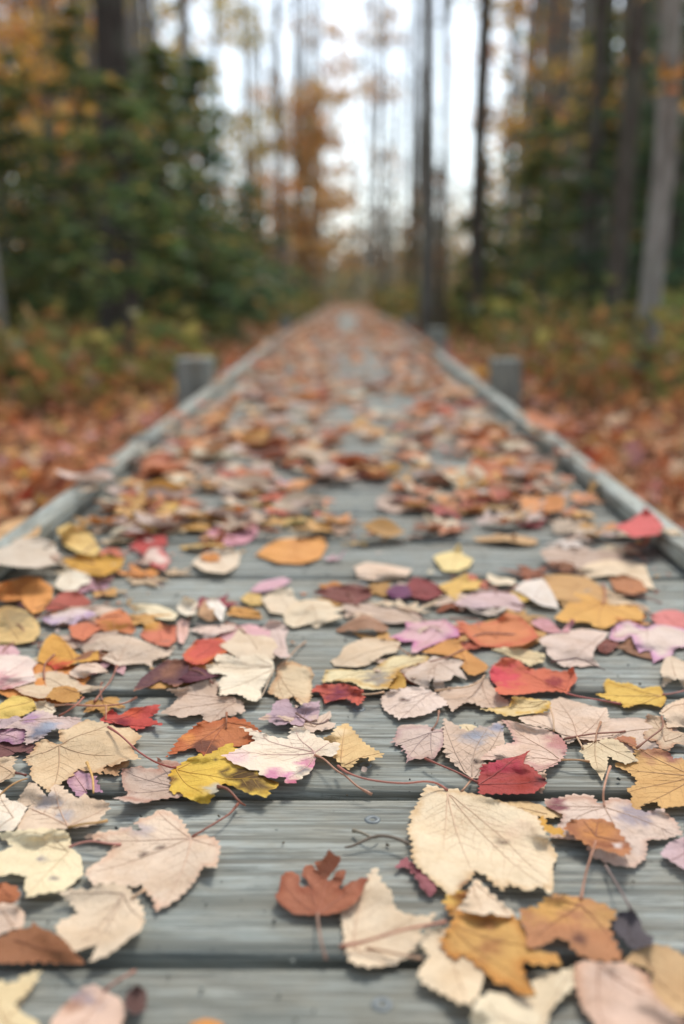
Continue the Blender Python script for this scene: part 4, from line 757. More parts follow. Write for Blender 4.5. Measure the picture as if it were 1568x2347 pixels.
L('B', 'rusty red brown small maple leaf alone on the near plank', S(158, 90, 62), '110,800 175,740 185,600 190,520 250,455 340,430 430,480 470,540 460,600 440,640 470,670 510,690 600,665 660,720 690,745 660,680 620,610 590,560 510,520 520,400 560,355 650,335 700,400 770,500 775,560 760,500 710,390 665,310 700,300 790,270 830,215 870,130 905,110 945,145 990,200 1080,240 1070,310 1000,420 930,490 870,580 900,590 960,540 990,460 1060,430 1150,430 1135,540 1100,630 1045,690 1060,715 1150,640 1230,595 1310,580 1380,545 1470,555 1425,610 1415,700 1390,790 1310,900 1180,980 1030,1050 880,1080 740,1090 560,1080 390,1075 330,1030 230,960 150,880', j='735,1060', stem='735,1070 740,1200 790,1500 860,1750', stemc=S(150, 118, 104), tips='180,560 900,120 540,400 1440,570', cup=.007, veinc=S(176, 106, 78), edge=S(140, 76, 52), ew=.003, stemlift=.004, teeth=.35)
L('R3', 'pale cream pink leaf lying under the mustard ragged leaf', S(222, 199, 172), '350,800 400,750 470,740 560,800 640,880 662,960 640,1042 600,1092 540,1087 500,1062 430,1032 370,1002 346,952 380,902 400,880', j='480,760', cup=.003)
L('R3', 'pale yellow leaf at the bottom edge of the frame', S(224, 208, 178), '870,990 950,950 1070,918 1078,1000 1010,1060 960,1120 940,1200 900,1262 590,1262 590,1160 620,1080 680,1040 740,1040 820,1072 900,1060', j='900,1200', cup=.003)
L('R3', 'mustard yellow ragged leaf with brown blotches and a long red stem', S(208, 158, 84), '466,620 500,590 600,565 602,590 570,625 545,660 600,680 700,680 800,690 830,740 860,830 900,860 960,860 1003,890 990,912 900,912 830,900 842,970 880,1030 892,1054 820,1052 760,1006 700,1000 680,960 620,910 570,870 510,887 470,850 453,800 490,740 510,700 480,665', j='480,720', stem='482,718 400,732 300,752 130,802 0,832', stemc=S(196, 124, 102), tips='600,568 892,1054 1003,890', spots=((680, 730, 50, S(156, 106, 64), .8), (690, 840, 60, S(160, 108, 64), .8), (500, 600, 50, S(220, 176, 92), .8), (560, 600, 40, S(150, 92, 46), .8)), edge=S(190, 128, 62), ew=.004, amp=.004, stemlift=.006)
L('R3', 'cream three cornered leaf overlapping the mustard ragged leaf', S(222, 200, 172), '600,545 625,518 670,570 720,620 793,682 770,692 720,690 700,670 650,687 600,675 538,662 580,610', j='600,560')
L('R3', 'charred dark grey shrivelled leaf with a thin stem on the right', S(84, 78, 82), '1232,722 1270,670 1340,658 1370,710 1380,760 1428,790 1420,822 1380,832 1340,847 1290,802 1260,762', j='1325,668', stem='1328,664 1285,585 1210,462', stemc=S(120, 110, 110), amp=.006, cup=.010)
L('R3', 'brown tan leaf with a notched lower edge on the near right plank', S(176, 116, 74), '828,660 900,650 930,610 980,588 1060,600 1130,610 1200,635 1250,660 1262,690 1225,730 1240,780 1275,850 1288,882 1220,902 1120,882 1070,852 1030,800 990,793 930,820 880,837 852,832 850,770 822,700', j='1095,625', tips='828,660 860,835 1288,882', spots=((960, 640, 110, S(206, 156, 88), .7), (1200, 680, 90, S(196, 150, 92), .6), (1085, 790, 26, S(96, 60, 50), .8)), cup=-.006, amp=.004)
L('R3', 'large pale pinkish leaf at the bottom right corner', S(214, 182, 166), '1075,910 1120,893 1200,905 1300,900 1400,960 1430,1050 1500,1120 1568,1160 1600,1240 1200,1262 1150,1172 1100,1112 1080,1032 1068,960', j='1180,930', cup=.003, edge=S(196, 150, 120), ew=.004)
L('L3', 'pale yellow curled leaf at the bottom left corner', S(224, 204, 162), '-60,990 0,985 60,1000 110,960 188,938 165,985 110,1050 60,1090 95,1130 180,1170 190,1235 60,1245 -80,1225', j='20,1150', cup=.008)
L('L3', 'pinkish tan leaf with a grey blotch at the bottom edge on the left', S(212, 180, 164), '222,1195 250,1140 310,1070 380,1010 430,1000 500,1040 560,1080 572,1130 545,1195 480,1250 330,1260 240,1235', j='470,1035', stem='472,1032 540,985 615,942', stemc=S(176, 120, 104), spots=((380, 1060, 70, S(150, 132, 136), .7), (300, 1100, 50, S(160, 110, 80), .6)), cup=.006)
L('L3', 'small dark maroon leaf standing at the bottom edge on the left', S(70, 34, 38), '588,1032 630,1002 667,1040 662,1112 620,1143 575,1112 568,1070', name='fallen_leaf', cup=.010)
L('L3', 'bright orange leaf tip at the bottom edge of the frame', S(214, 140, 62), '870,1185 940,1163 1010,1182 1005,1250 880,1250', name='fallen_leaf')

# loose leaf stalks and a twig
def stalk(label, f, pts, col, r=.0008, lift=.002, name='leaf_stalk', cat='stalk', group='loose stalks on the boardwalk'):
    W = spline(onplane(fr(f, pts), .004)[:, :2], .003); m = len(W); t = np.linspace(0, 1, m)
    fz = hget(W); fz = np.array([fz[max(0, i-3):i+4].max() for i in range(m)]); fz = np.convolve(np.r_[[fz[0]]*4, fz, [fz[-1]]*4], np.ones(9)/9, 'valid')
    z = fz+.001+lift*np.sin(t*math.pi); V, F = tube(np.column_stack([W, z]), np.interp(t, [0, .1, .9, 1], [r*1.4, r, r*.8, r*.5]), 6)
    o = link_mesh(name, V, F, M_STEM, None, (*W[0], z[0]), np.tile(col, (len(V), 1))); tag(o, label, cat, group)
stalk('golden stalk lying across the big tan maple leaf', 'Z1', '714,515 740,600 765,700 770,808', S(206, 160, 92))
stalk('brown stalk below the yellow speckled leaf', 'Z2', '425,775 500,790 590,845 640,862 658,855', S(140, 84, 62))
stalk('thin golden stalk at the left edge of the near gap', 'Z1', '-30,850 60,800 160,745 230,710', S(176, 132, 82), r=.0006)
stalk('grey brown twig left of the large cream leaf', 'R3', '310,372 240,345 170,335 110,345 60,360 20,362', S(116, 100, 84), r=.0009, name='twig', cat='twig', group='twigs on the boardwalk')
stalk('short grey twig behind the grey brown twig', 'R3', '60,285 120,320 150,330 180,310', S(140, 128, 108), r=.0009, name='twig', cat='twig', group='twigs on the boardwalk')
stalk('thin dark stalk under the pinkish tan veined leaf on the right', 'R2', '960,375 1040,385 1120,378 1210,380', S(120, 96, 90), r=.0006)
# ------------------------------------------------------------------ uncountable leaves: the far planks and the forest floor
def leaf_templates(n=10):
    T = []
    for _ in range(n):
        out = oval_(1, random.uniform(.55, .85)) if random.random() < .1 else maple_(1, random.uniform(.85, 1.1), random.choice((3, 5)))
        out, _s = resample(out, .19); m = len(out); c = out.mean(0)*.8
        V = np.vstack([out, c+(out-c)*.5, c[None]]); r = np.linalg.norm(V-c, axis=1); th = np.arctan2(V[:, 1], V[:, 0])
        cu = random.uniform(-.35, .5); z = cu*r**2*.5+.10*np.sin(3*th+random.random()*6)*r**2+random.choice((0, .25))*np.abs(V[:, 0])
        F = [[i, (i+1) % m, m+(i+1) % m, m+i] for i in range(m)]+[[m+i, m+(i+1) % m, 2*m] for i in range(m)]
        T.append((np.column_stack([V, z-z.min()]), F))
    return T
TPL = leaf_templates()
def strew(mb, x, y, z, R, col, tilt):
    V, F = random.choice(TPL); a = random.uniform(0, 2*math.pi)
    M = np.array(Matrix.Rotation(a, 3, 'Z') @ Matrix.Rotation(random.gauss(0, tilt), 3, 'X') @ Matrix.Rotation(random.gauss(0, tilt), 3, 'Y'))
    W = V@M.T*R; W[:, 2] -= W[:, 2].min()
    mb.add(W+(x, y, z), F, np.asarray(col)*random.uniform(.75, 1.12))
FARPAL = [(TAN, 5), (PINKTAN, 5), (S(190, 116, 78), 4), (S(216, 146, 88), 5), (S(210, 136, 94), 5), (SALMON, 2), (GOLD, 5), (BROWN, 2), (S(180, 80, 66), 1), (CREAM, 4), (TAUPE, 3), (S(150, 92, 70), 2)]
RUSTPAL = [(S(214, 142, 92), 5), (S(220, 154, 100), 5), (S(200, 120, 80), 4), (S(226, 178, 132), 5), (TAN, 4), (S(184, 96, 74), 1), (PINKTAN, 3)]
def fp(pal): return random.choices([c for c, _ in pal], [w for _, w in pal])[0]
mb = MB()
for k_ in range(6500):
    y = random.uniform(1.12, 1.9) if k_ < 700 else random.uniform(1.9, 3.2) if k_ < 1420 else random.uniform(3.2, 8) if k_ < 3500 else random.uniform(8, 24.8)
    s = random.random(); x = random.choice((-1, 1))*(.37-.37*abs(random.gauss(0, .5)) if s < .55 else random.uniform(0, .36))
    if abs(x) > .40: continue
    px = to_px([(x, y, 0)])[0]
    if bare(px) or (abs(px[0]-797) < 26 and 705 < px[1] < 765 and random.random() < .85) or (abs(px[0]-830) < 50 and 820 < px[1] < 870 and random.random() < .8) or (abs(px[0]-905) < 65 and 912 < px[1] < 948 and random.random() < .85): continue
    on_rail = .325 < abs(x) < .388
    if on_rail and random.random() < (.9 if y < 4 else .6): continue
    strew(mb, x, y, (.025 if on_rail else .001)+random.uniform(0, .006)+dz(y), random.uniform(.024, .040), fp(FARPAL if random.random() > (y-1.2)/2 else RUSTPAL), .14)
o = mb.build('fallen_leaves', M_LITTER); o['kind'] = 'stuff'
LITPAL = [(S(214, 132, 84), 6), (S(190, 120, 82), 4), (S(222, 150, 96), 5), (S(228, 176, 124), 5), (S(224, 188, 150), 3), (S(184, 86, 66), 2), (S(212, 150, 138), 2), (S(230, 182, 84), 2), (S(138, 92, 64), 2)]
mb = MB()
for _ in range(9500):
    y = .6+13*random.random()**1.5; x = random.choice((-1, 1))*(.42+random.random()**1.3*(.6+.42*y))
    strew(mb, x, y, gz(x, y)+random.uniform(0, .035)+.03*max(0, 1-abs(abs(x)-.45)/.3), random.uniform(.026, .045), fp(LITPAL), .45)
o = mb.build('leaf_litter', M_LITTER); o['kind'] = 'stuff'
mb = MB()
for _ in range(420):
    y = random.uniform(.55, 1.15); x = random.uniform(-.36, .36); px = to_px([(x, y, 0)])[0]
    if bare(px) or any(((px[0]-a)/c)**2+((px[1]-b)/d)**2 < 1 for a, b, c, d in NEAR_OPEN) or hget(np.array([[x, y]]))[0] > .0011: continue
    strew(mb, x, y, .0009, random.uniform(.002, .008), fp(FARPAL), .35)
o = mb.build('leaf_scraps', M_LITTER); o['kind'] = 'stuff'
mb = MB()
for _ in range(1100):
    y = random.uniform(.33, 1.2); x = random.uniform(-.36, .36)
    if abs(hget(np.array([[x, y]]))[0]) > .001: continue
    r = random.choice((.0003, .0004, .0005, .0007, .0011, .0015)); V = rng.normal(size=(8, 3)); V /= np.linalg.norm(V, axis=1)[:, None]; V *= r*rng.uniform(.5, 1.3, (8, 1))
    ps = [Vector(v) for v in V]; bm = bmesh.new()
    for p in ps: bm.verts.new(p)
    bmesh.ops.convex_hull(bm, input=bm.verts); bm.verts.index_update()
    mb.add(np.array([tuple(v.co) for v in bm.verts])+(x, y, r*.4), [[v.index for v in f.verts] for f in bm.faces], random.choice((S(70, 72, 68), S(96, 84, 66), S(44, 44, 42), S(150, 150, 140)))); bm.free()
o = mb.build('leaf_crumbs', M_GRIT); o['kind'] = 'stuff'

# ------------------------------------------------------------------ the wood
def quads(C, size, aspect=1.0, col=None, dirs=None):
    """leaf-sized faces at centres C, in random directions (or along dirs)"""
    n = len(C); size = np.broadcast_to(size, (n,))
    u = rng.normal(size=(n, 3)) if dirs is None else dirs+rng.normal(size=(n, 3))*.25
    u /= np.linalg.norm(u, axis=1)[:, None]; w = np.cross(u, rng.normal(size=(n, 3))); w /= np.linalg.norm(w, axis=1)[:, None]
    u = u*size[:, None]*.5; w = w*(size*aspect)[:, None]*.5
    V = np.stack([C-u, C-.15*u+w, C+u, C-.15*u-w], 1).reshape(-1, 3)
    F = np.arange(4*n).reshape(n, 4)
    return V, F, np.repeat(col, 4, 0)
def pick(pal, n, var=.22):
    cs = np.array([c for c, _ in pal]); w = np.array([w for _, w in pal], float); c = cs[rng.choice(len(cs), n, p=w/w.sum())]
    return c*rng.uniform(1-var, 1+var, (n, 1))
def cloud_mesh(name, parts, mat, parent=None, base=None):
    mb = MB(); [mb.add(V, F, c) for V, F, c in parts]
    return mb.build(name, mat, parent, base, smooth=False)
BARK_G = S(132, 127, 118); BARK_D = S(98, 90, 81); BARK_L = S(160, 154, 145)
def at(px, d):                       # a spot d metres ahead under a column of the photo
    return (px-797)/2282*(d+.06)
def limb_path(p, ang, el, Lg, droop=.0):
    t = np.linspace(0, 1, 7)[:, None]; dirv = np.array([math.cos(ang)*math.cos(el), math.sin(ang)*math.cos(el), math.sin(el)])
    side = rng.normal(size=3)*.12*Lg
    return p+dirv*t*Lg+side*np.sin(t*math.pi)*.5+np.array([0, 0, -droop])*t**2*Lg
def trunk_path(x, y, h, lean, wob=.02):
    z = np.linspace(-.25, h, 16); P = np.column_stack([x+lean*z+np.cumsum(rng.normal(size=16))*wob*.5, y+np.cumsum(rng.normal(size=16))*wob, z])
    P[:, 2] += gz(x, y); return P
TREE_G = 'trees beside the boardwalk'
def broadleaf(px, d, dia, lean, label, bark=BARK_G, h=9.0, pal=None, nleaf=900, zmin=1.2, spread=1.6, nl=12, twig=True, lsize=.075, name='broadleaf_tree', zmax=None):
    x, y = at(px, d), d; P = trunk_path(x, y, h, lean); loc = (P[0, 0], P[0, 1], gz(x, y))
    root = tag(empty(name, loc), label, 'tree', TREE_G)
    mb = MB(); k = np.linspace(0, 1, len(P)); rad = dia/2*(1.0-.72*k)*(1+.35*np.exp(-k*18))
    V, F = tube(P, rad, 12); V = V+np.array([noise.noise(Vector(v*4)) for v in V])[:, None]*(V-np.repeat(P, 12, 0))*.22
    mb.add(V, F, bark); C = []
    for i in range(nl):
        z = random.uniform(zmin*.7, h*.85 if zmax is None else zmax); q = np.array([np.interp(z, P[:, 2], P[:, a]) for a in range(3)])
        Lg = spread*random.uniform(.5, 1.1)*(1-.4*z/h); B = limb_path(q, random.uniform(0, 6.28), random.uniform(.1, .7), Lg)
        r0 = dia*.10*random.uniform(.6, 1.2); mb.add(*tube(B, np.linspace(r0, r0*.2, 7), 5, False), bark)
        for j in range(3 if twig else 1):
            q2 = B[random.randint(2, 5)]; B2 = limb_path(q2, random.uniform(0, 6.28), random.uniform(-.2, .9), Lg*.5); mb.add(*tube(B2, np.linspace(r0*.4, r0*.1, 7), 4, False), bark)
            C.append(B2[2:])
        C.append(B[2:])
    mb.build('trunk', M_BARK, root, loc)
    if pal:
        A = np.concatenate(C); A = A[A[:, 2] > zmin-.2]
        # sprays: several leaves round each chosen twig point, leaving gaps between
        c = A[rng.choice(len(A), nleaf//9)]; c = np.repeat(c, 9, 0)+rng.normal(size=(nleaf//9*9, 3))*(.10, .10, .07)*spread*.8
        cloud_mesh('crown', [quads(c, rng.uniform(.7, 1.25, len(c))*lsize, .7, pick(pal, len(c)))], M_FOL, root, loc)
    return root
GREENS = [(S(100, 122, 72), 4), (S(118, 134, 80), 3), (S(76, 96, 62), 3), (S(142, 142, 80), 2), (S(196, 156, 80), .7)]
GREENB = [(S(90, 118, 82), 4), (S(110, 134, 92), 3), (S(74, 98, 72), 3), (S(180, 150, 84), .4)]
GOLDS = [(S(230, 180, 84), 4), (S(218, 156, 78), 3), (S(236, 196, 112), 2), (S(190, 156, 76), 2), (S(230, 150, 88), 2)]
ORNG = [(S(224, 146, 82), 4), (S(206, 122, 72), 2), (S(230, 172, 106), 3), (S(180, 146, 76), 1)]
YELG = [(S(214, 184, 82), 4), (S(178, 164, 76), 3), (S(230, 190, 94), 2), (S(136, 140, 72), 2)]
TREEO = [(S(226, 176, 104), 4), (S(220, 150, 92), 3), (S(232, 196, 134), 3), (S(190, 172, 100), 2)]
def fir(px, d, h, r, label, pal=GREENS, dens=1.0, z0=.15):
    x, y = at(px, d), d; g = gz(x, y); loc = (x, y, g)
    root = tag(empty('fir_tree', loc), label, 'tree', 'firs beside the boardwalk')
    P = np.column_stack([np.full(8, x)+rng.normal(size=8)*.01, np.full(8, y), np.linspace(g-.2, g+h, 8)])
    mb = MB(); mb.add(*tube(P, np.linspace(.018*h, .003, 8), 8), BARK_D); parts = []; z = z0
    while z < h-.05:
        rr = r*(1-z/h)**.75*random.uniform(.8, 1.15)
        for b in range(random.randint(4, 6)):
            a = random.uniform(0, 6.28); Lg = rr*random.choice((random.uniform(.35, .8), random.uniform(.7, 1.35))); B = limb_path(np.array([x, y, g+z]), a, random.uniform(-.15, .25), Lg, .22)
            mb.add(*tube(B, np.linspace(.010, .002, 7), 4, False), BARK_D)
            n = int((8+26*Lg)*dens*1.75)
            t = rng.random(n)**.7; c = np.column_stack([np.interp(t, np.linspace(0, 1, 7), B[:, q]) for q in range(3)]); dv = (B[-1]-B[0])/Lg
            sdv = np.cross(dv, (0, 0, 1.0)); s = rng.choice([-1, 1], n)*(1.1-t); off = s[:, None]*sdv*rng.uniform(.02, .16, (n, 1))*max(.5, Lg)
            parts.append(quads(c+off+rng.normal(size=(n, 3))*.02, rng.uniform(.06, .13, n), .32, pick(pal, n), dirs=dv+.9*np.sign(s)[:, None]*sdv))
        z += random.uniform(.09, .15)
    mb.build('trunk', M_BARK, root, loc); cloud_mesh('crown', parts, M_FOL, root, loc)

# left side, from the frame edge to the path
broadleaf(8, 6.4, .12, -.045, 'slim grey trunk at the left edge leaning out of the frame', BARK_L, pal=GOLDS, zmin=2.2, nleaf=500)
broadleaf(52, 10.5, .13, -.01, 'thin grey tree second from the left edge with golden leaves', BARK_G, pal=GOLDS, zmin=1.6, nleaf=2200, spread=2.0)
broadleaf(160, 9.5, .15, .006, 'grey tree left of the thickest dark trunk, golden leaves high up', BARK_G, pal=GOLDS, zmin=1.7, nleaf=2200, spread=1.8, zmax=5)
broadleaf(288, 5.7, .205, .012, 'thickest dark trunk on the left, behind the left rail post', S(78, 72, 66), pal=None, zmin=2.6, nl=6, h=10)
broadleaf(392, 11.5, .13, -.004, 'thin dark trunk just right of the thickest dark one', BARK_D, pal=YELG, zmin=2.0, nleaf=700)
broadleaf(446, 10.2, .14, .004, 'pale grey trunk among the left firs', BARK_L, pal=None, zmin=2.4)
broadleaf(105, 14, .16, .01, 'tree with orange leaves far back at the left', BARK_G, pal=ORNG, zmin=.9, nleaf=2600, spread=2.4, lsize=.09)
broadleaf(230, 17, .18, -.01, 'tall yellow leaved tree far behind the thickest dark trunk', BARK_G, pal=YELG, zmin=1.4, nleaf=3000, spread=2.8, lsize=.10)
broadleaf(20, 18, .2, .0, 'broad golden tree far back at the left edge', BARK_G, pal=GOLDS, zmin=1.0, nleaf=3000, spread=3.0, lsize=.10)
broadleaf(520, 19, .13, .004, 'slender tree with sparse leaves against the white sky on the left', BARK_G, pal=YELG, zmin=2.6, nleaf=1500, spread=1.5, lsize=.09)
broadleaf(688, 24, .17, -.004, 'orange leaved tree standing left of the end of the path', BARK_G, pal=TREEO, zmin=.5, nleaf=4200, spread=1.7, lsize=.11, zmax=4.1, nl=60)
broadleaf(648, 20, .16, .003, 'grey trunk left of the orange leaved tree by the path', BARK_G, pal=ORNG, zmin=.8, nleaf=500, spread=1.0, zmax=3)
broadleaf(735, 34, .20, .0, 'hazy brown tree nearest the end of the path on its left', BARK_G, pal=TREEO, zmin=.6, nleaf=3200, spread=2.0, lsize=.13, zmax=8, nl=16)
fir(480, 8.6, 2.3, .95, 'dark fir nearest the path on the left, its edge against the sky', GREENB, 1.25)
fir(400, 7.6, 2.15, .95, 'bushy green fir between the pale grey trunk and the thickest dark one', GREENS, 1.2)
fir(215, 8.2, 2.55, 1.15, 'wide fir left of the thickest dark trunk', GREENS, 1.15)
fir(80, 8.8, 2.4, 1.05, 'fir filling the gap near the left edge', GREENS, 1.1)
fir(330, 12.5, 3.2, 1.4, 'tall fir behind the thickest dark trunk', GREENB, 1.1)
fir(305, 5.1, 1.45, .62, 'young fir in front of the thickest dark trunk', GREENS, 1.0, .5)
fir(575, 13.5, 1.9, .9, 'low fir closest to the far path on the left', GREENB, 1.2)
fir(-40, 9.5, 2.5, 1.4, 'fir cut off by the left edge of the frame', GREENS, 1.0)
# right side
broadleaf(882, 24, .17, -.004, 'slim far trunk just right of the end of the path', BARK_G, pal=None, zmin=1.5, spread=1.1, nl=16)
broadleaf(852, 30, .16, .003, 'faint far trunk closest to the end of the path on its right', BARK_G, pal=GOLDS, zmin=3.5, nleaf=900, spread=1.8, lsize=.12)
broadleaf(935, 19, .15, -.003, 'dark slender trunk against the white sky right of the path', BARK_D, pal=None, zmin=3, spread=.9)
broadleaf(972, 9.2, .14, -.010, 'grey trunk right of the path, left one of a close pair', BARK_G, pal=None, zmin=1.8, spread=.8, nl=10)
broadleaf(1012, 9.0, .075, -.012, 'thin dark trunk leaning left, right one of a close pair', BARK_D, pal=None, zmin=1.8, spread=.7, nl=8)
broadleaf(1086, 9.6, .165, .004, 'dark straight trunk between the sky gaps on the right', BARK_D, pal=None, zmin=2.0, spread=.8, nl=12)
broadleaf(1192, 13.5, .11, .004, 'thin trunk with golden leaves right of the dark straight one', BARK_G, pal=YELG, zmin=2.0, nleaf=700, spread=1.2)
broadleaf(1252, 12.5, .11, .004, 'thin leaning trunk beside a tall slot of sky on the right', BARK_G, pal=GOLDS, zmin=1.9, nleaf=900, spread=1.2)
broadleaf(1318, 9.0, .14, .006, 'dark trunk left of two close trunks on the right', BARK_D, pal=GOLDS, zmin=1.7, nleaf=450, spread=1.0)
broadleaf(1392, 7.4, .15, .002, 'dark brown trunk behind the pale slim trunk on the right', BARK_D, pal=None, zmin=2.2)
broadleaf(1466, 4.5, .098, .012, 'pale slim trunk nearest the camera on the right with golden leaves', BARK_L, pal=GOLDS, zmin=1.15, nleaf=280, spread=.85, nl=12, zmax=2.6, lsize=.06)
broadleaf(1528, 11, .17, .004, 'grey trunk near the right edge', BARK_G, pal=YELG, zmin=1.5, nleaf=1100, spread=1.5)
broadleaf(1445, 15, .18, .0, 'golden tree far back near the right edge', BARK_G, pal=GOLDS, zmin=1.2, nleaf=1300, spread=2.2, lsize=.09)
broadleaf(1290, 18, .18, .0, 'orange tinted tree far back on the right', BARK_G, pal=ORNG, zmin=1.6, nleaf=900, spread=2.2, lsize=.10)
broadleaf(1138, 16, .17, .003, 'grey trunk between the dark straight trunk and the thin golden leaved one', BARK_L, pal=None, zmin=2.5)
broadleaf(1356, 11.5, .13, -.003, 'slim grey trunk between the two dark trunks on the right', BARK_G, pal=None, zmin=2.2)
broadleaf(1562, 9.5, .12, .002, 'slim trunk at the very right edge of the frame', BARK_G, pal=None, zmin=2.0)
broadleaf(218, 12, .15, .004, 'grey trunk standing between the thickest dark trunk and the golden tree', BARK_G, pal=None, zmin=2.2)
broadleaf(345, 13.5, .15, -.004, 'grey trunk rising just behind the thickest dark trunk', BARK_L, pal=None, zmin=2.4)
broadleaf(578, 22, .17, .002, 'pale trunk beside the sky opening, left of the orange leaved tree', BARK_L, pal=YELG, zmin=3.0, nleaf=600, spread=1.4, lsize=.10)
fir(1090, 11.5, 1.9, .62, 'narrow dark fir at the foot of the dark straight trunk', GREENS, 1.2)
fir(1215, 10.5, 2.4, .95, 'dark fir right of the dark straight trunk', GREENS, 1.2)
fir(1335, 9.4, 2.9, 1.0, 'wide fir behind the close trunks on the right', GREENS, 1.2)
fir(1500, 8.6, 2.8, 1.05, 'bluish fir at the right edge behind the pale slim trunk', GREENB, 1.2)
fir(1420, 13, 3.9, 1.4, 'tall fir far back on the right', GREENB, 1.0)
fir(1600, 10.5, 3.4, 1.3, 'fir cut off by the right edge of the frame', GREENB, 1.0)

# far wood: one mass nobody could count
mb = MB(); parts = []
for _ in range(380):
    y = random.choice((random.uniform(15, 30), random.uniform(20, 85))); side = random.choice((-1, 1)); a = (.18 if y < 24 else .15 if y < 45 else .125)*y; x = side*random.uniform(a, a+.9*y*.5+3)
    thin = random.random() < .16 and y > 30
    if thin: x = random.uniform(-a, a)
    if abs(x) < 1.2: continue
    P = trunk_path(x, y, random.uniform(9, 17), random.uniform(-.01, .01), .03); mb.add(*tube(P, np.linspace(random.uniform(.05, .11) if thin else random.uniform(.06, .15), .03, 16), 6, False), random.choice((BARK_G, BARK_L, BARK_L)))
    for i in range(9):
        q = P[random.randint(3, 15)]; mb.add(*tube(limb_path(q, random.uniform(0, 6.28), random.uniform(.2, .9), random.uniform(.8, 2.4)), np.linspace(.03, .008, 7), 3, False), BARK_G)
for _ in range(25):
    y = random.uniform(24, 40); px = random.choice((random.uniform(800, 1060), random.uniform(590, 740), random.uniform(820, 920))); x = at(px, y)
    P = trunk_path(x, y, random.uniform(7, 14), random.uniform(-.02, .02), .05); r0 = random.uniform(.03, .075); mb.add(*tube(P, np.linspace(r0, .02, 16), 6, False), random.choice((BARK_L, S(176, 172, 166))))
    for i in range(9):
        q = P[random.randint(3, 13)]; B = limb_path(q, random.uniform(0, 6.28), random.uniform(.3, 1.1), random.uniform(.5, 1.6)); mb.add(*tube(B, np.linspace(.022, .006, 7), 3, False), BARK_L)
trn = mb.build('far_woods', M_BARK); trn['kind'] = 'stuff'
def band(n, y0, y1, zlo, zhi, pal, size, off, width, skew=1.0, side=None):
    y = rng.uniform(y0, y1, n); s = rng.choice([-1, 1], n) if side is None else np.full(n, side)
    x = s*(off*y+rng.random(n)**1.2*(width+.35*y)); z = zlo+(zhi-zlo)*rng.random(n)**skew
    # clumps
    k = n//14; ci = rng.integers(0, n, k); idx = np.repeat(ci, 14)[:n]; m = len(idx)
    c = np.column_stack([x[idx], y[idx], z[idx]])+rng.normal(size=(m, 3))*(.45, .45, .32)*(y[idx]/25)[:, None]
    parts.append(quads(c, rng.uniform(.7, 1.3, m)*size*(y[idx]/25), .7, pick(pal, m)))
band(16000, 14, 40, -.1, 4.0, GREENS, .16, .14, 5, 1.5)
band(9000, 18, 55, .5, 9, GOLDS, .18, .15, 6, 1.1)
band(7000, 18, 55, 1.0, 10, YELG, .18, .15, 6, 1.0)
band(5000, 16, 50, .3, 6, ORNG, .17, .12, 6, 1.2)
band(9000, 22, 60, 0, 9, GREENB, .20, .16, 8, 1.3)
# low brush closing the far end of the path
n = 7000; y = rng.uniform(30, 75, n); x = rng.normal(size=n)*.11*y; z = np.abs(rng.normal(size=n))*.036*y
c = np.column_stack([x, y, z]); m = len(c)
parts.append(quads(c, rng.uniform(.2, .5, m), .5, pick([(S(150, 134, 112), 4), (S(176, 142, 98), 3), (S(124, 128, 108), 3), (S(140, 146, 140), 3)], m)))  # distance haze put into the colour: brush tones paled and greyed
n = 3200; y = rng.uniform(25.6, 44, n); x = rng.normal(size=n)*.06*y; z = -.35+rng.random(n)**1.5*(.9+.03*(y-25))
parts.append(quads(np.column_stack([x, y, z]), rng.uniform(.12, .3, n), .6, pick([(S(176, 168, 118), 3), (S(206, 170, 116), 3), (S(140, 150, 112), 4), (S(160, 166, 150), 3)], n)))  # lighter, mistier tones: haze at the path's end painted into this brush
n = 2600; y = rng.uniform(12, 27, n); s_ = rng.choice([-1, 1], n); x = s_*(.6+rng.random(n)*.9); z = np.array([gz(a, b) for a, b in zip(x, y)])+rng.random(n)**1.6*.5
parts.append(quads(np.column_stack([x, y, z]), rng.uniform(.08, .18, n), .6, pick([(S(120, 124, 72), 4), (S(160, 128, 76), 3), (S(96, 108, 66), 3)], n)))
n = 3000; y = rng.uniform(20, 50, n); s_ = rng.choice([-1, 1], n); x = s_*(.05+.08*rng.random(n))*y; z = rng.random(n)**1.5*.10*y
ci = np.repeat(rng.integers(0, n, n//10), 10); c = np.column_stack([x, y, z])[ci]+rng.normal(size=(len(ci), 3))*.35
parts.append(quads(c, rng.uniform(.1, .26, len(ci)), .6, pick([(S(190, 150, 92), 3), (S(160, 140, 96), 3), (S(120, 126, 90), 3), (S(196, 132, 84), 2)], len(ci))))
o = cloud_mesh('far_foliage', parts, M_FOL); o['kind'] = 'stuff'

# undergrowth along both sides
parts = []
def under(n, y0, y1, x0, x1, h, pal, size, aspect=.3):
    y = y0+(y1-y0)*rng.random(n)**1.2; x = rng.choice([-1, 1], n)*(x0+(x1-x0)*rng.random(n))*(.5+.09*y)
    k = n//18; ci = rng.integers(0, n, k); idx = np.repeat(ci, 18); m = len(idx)
    xx = x[idx]+rng.normal(size=m)*.13; yy = y[idx]+rng.normal(size=m)*.13
    ok = np.abs(xx) > .47; idx = idx[ok]; xx = xx[ok]; yy = yy[ok]; m = len(xx)
    zz = np.array([gz(a, b) for a, b in zip(xx, yy)])+np.abs(rng.normal(size=m))*h*.5+.02
    dv = np.column_stack([rng.normal(size=m), rng.normal(size=m), .6*np.ones(m)])
    parts.append(quads(np.column_stack([xx, yy, zz]), rng.uniform(.6, 1.3, m)*size, aspect, pick(pal, m), dirs=dv))
OLIVE = [(S(124, 122, 64), 4), (S(150, 140, 78), 3), (S(100, 112, 62), 3), (S(160, 126, 76), 2)]
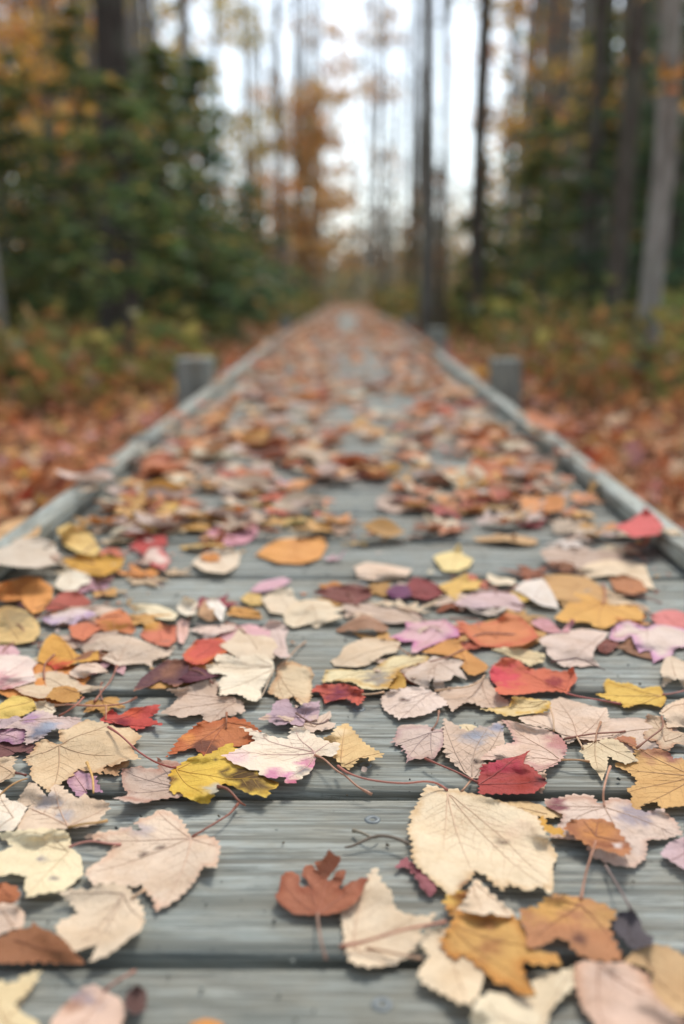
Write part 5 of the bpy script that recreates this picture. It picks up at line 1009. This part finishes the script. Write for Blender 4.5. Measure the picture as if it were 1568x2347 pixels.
RUSTY = [(S(154, 106, 66), 4), (S(128, 100, 62), 3), (S(184, 128, 80), 3), (S(120, 112, 64), 4)]
under(8000, 3.2, 11, 1.0, 3.2, .20, RUSTY, .075, .6)
under(11000, 3.8, 16, .9, 3.6, .26, OLIVE, .09, .6)
under(8000, 8, 24, .8, 4.5, .50, GREENS, .13, .6)
under(7000, 8, 24, .8, 4.5, .50, OLIVE, .13, .6)
o = cloud_mesh('undergrowth', parts, M_FOL); o['kind'] = 'stuff'
def fern(px, d, n, Lg, label, pal, name='fern', cat='fern'):
    x, y = at(px, d), d; g = gz(x, y); root = tag(empty(name, (x, y, g)), label, cat, 'ferns and small plants on the forest floor')
    for i in range(n):
        B = limb_path(np.array([x, y, g]), 6.28*i/n+random.uniform(-.3, .3), random.uniform(.7, 1.25), Lg*random.uniform(.7, 1.1), .55)
        mb = MB(); col = fp(pal); mb.add(*tube(B, np.linspace(.003, .001, 7), 4, False), np.asarray(col)*.7)
        m = 34; t = np.linspace(.12, 1, m); c = np.column_stack([np.interp(t, np.linspace(0, 1, 7), B[:, q]) for q in range(3)]); dv = (B[-1]-B[0])/Lg; s = np.where(np.arange(m) % 2, 1, -1)
        sdv = np.cross(dv, (0, 0, 1.0)); sdv /= np.linalg.norm(sdv)+1e-6; ln = .28*Lg*np.sin(np.clip(t*1.05, 0, 1)*math.pi)**.6+.012
        V, F, cc = quads(c+s[:, None]*sdv*ln[:, None]*.5, ln, .25, np.tile(col, (m, 1))*rng.uniform(.8, 1.2, (m, 1)), dirs=s[:, None]*sdv+.35*dv); mb.add(V, F, cc)
        mb.build('frond', M_FOL, root, (x, y, g), smooth=False)
fern(12, 4.4, 9, .40, 'green fern at the left edge below the leaning trunk', [(S(88, 116, 62), 3), (S(70, 96, 54), 2)])
fern(130, 4.9, 8, .34, 'yellowing fern left of the thickest dark trunk', [(S(170, 140, 70), 3), (S(130, 120, 60), 2)])
fern(235, 4.3, 7, .26, 'small yellow leaved plant between the left fern and the rail post', [(S(206, 160, 60), 3), (S(176, 120, 60), 2)])
fern(345, 5.4, 8, .40, 'brown fern behind the left rail post', [(S(150, 96, 56), 3), (S(120, 84, 50), 2)])
fern(1500, 4.6, 9, .36, 'rust brown fern at the right edge beside the pale slim trunk', [(S(160, 84, 52), 3), (S(130, 74, 46), 2)])
fern(1330, 5.8, 9, .42, 'brown fern right of the right rail post', [(S(136, 94, 54), 3), (S(110, 90, 50), 2)])
fern(1220, 7.6, 9, .45, 'olive green fern beyond the right rail post', [(S(116, 112, 56), 3), (S(92, 96, 50), 2)])
fern(1385, 4.2, 7, .28, 'small tan fern between the rail post and the pale slim trunk', [(S(180, 130, 86), 3), (S(150, 104, 66), 2)])
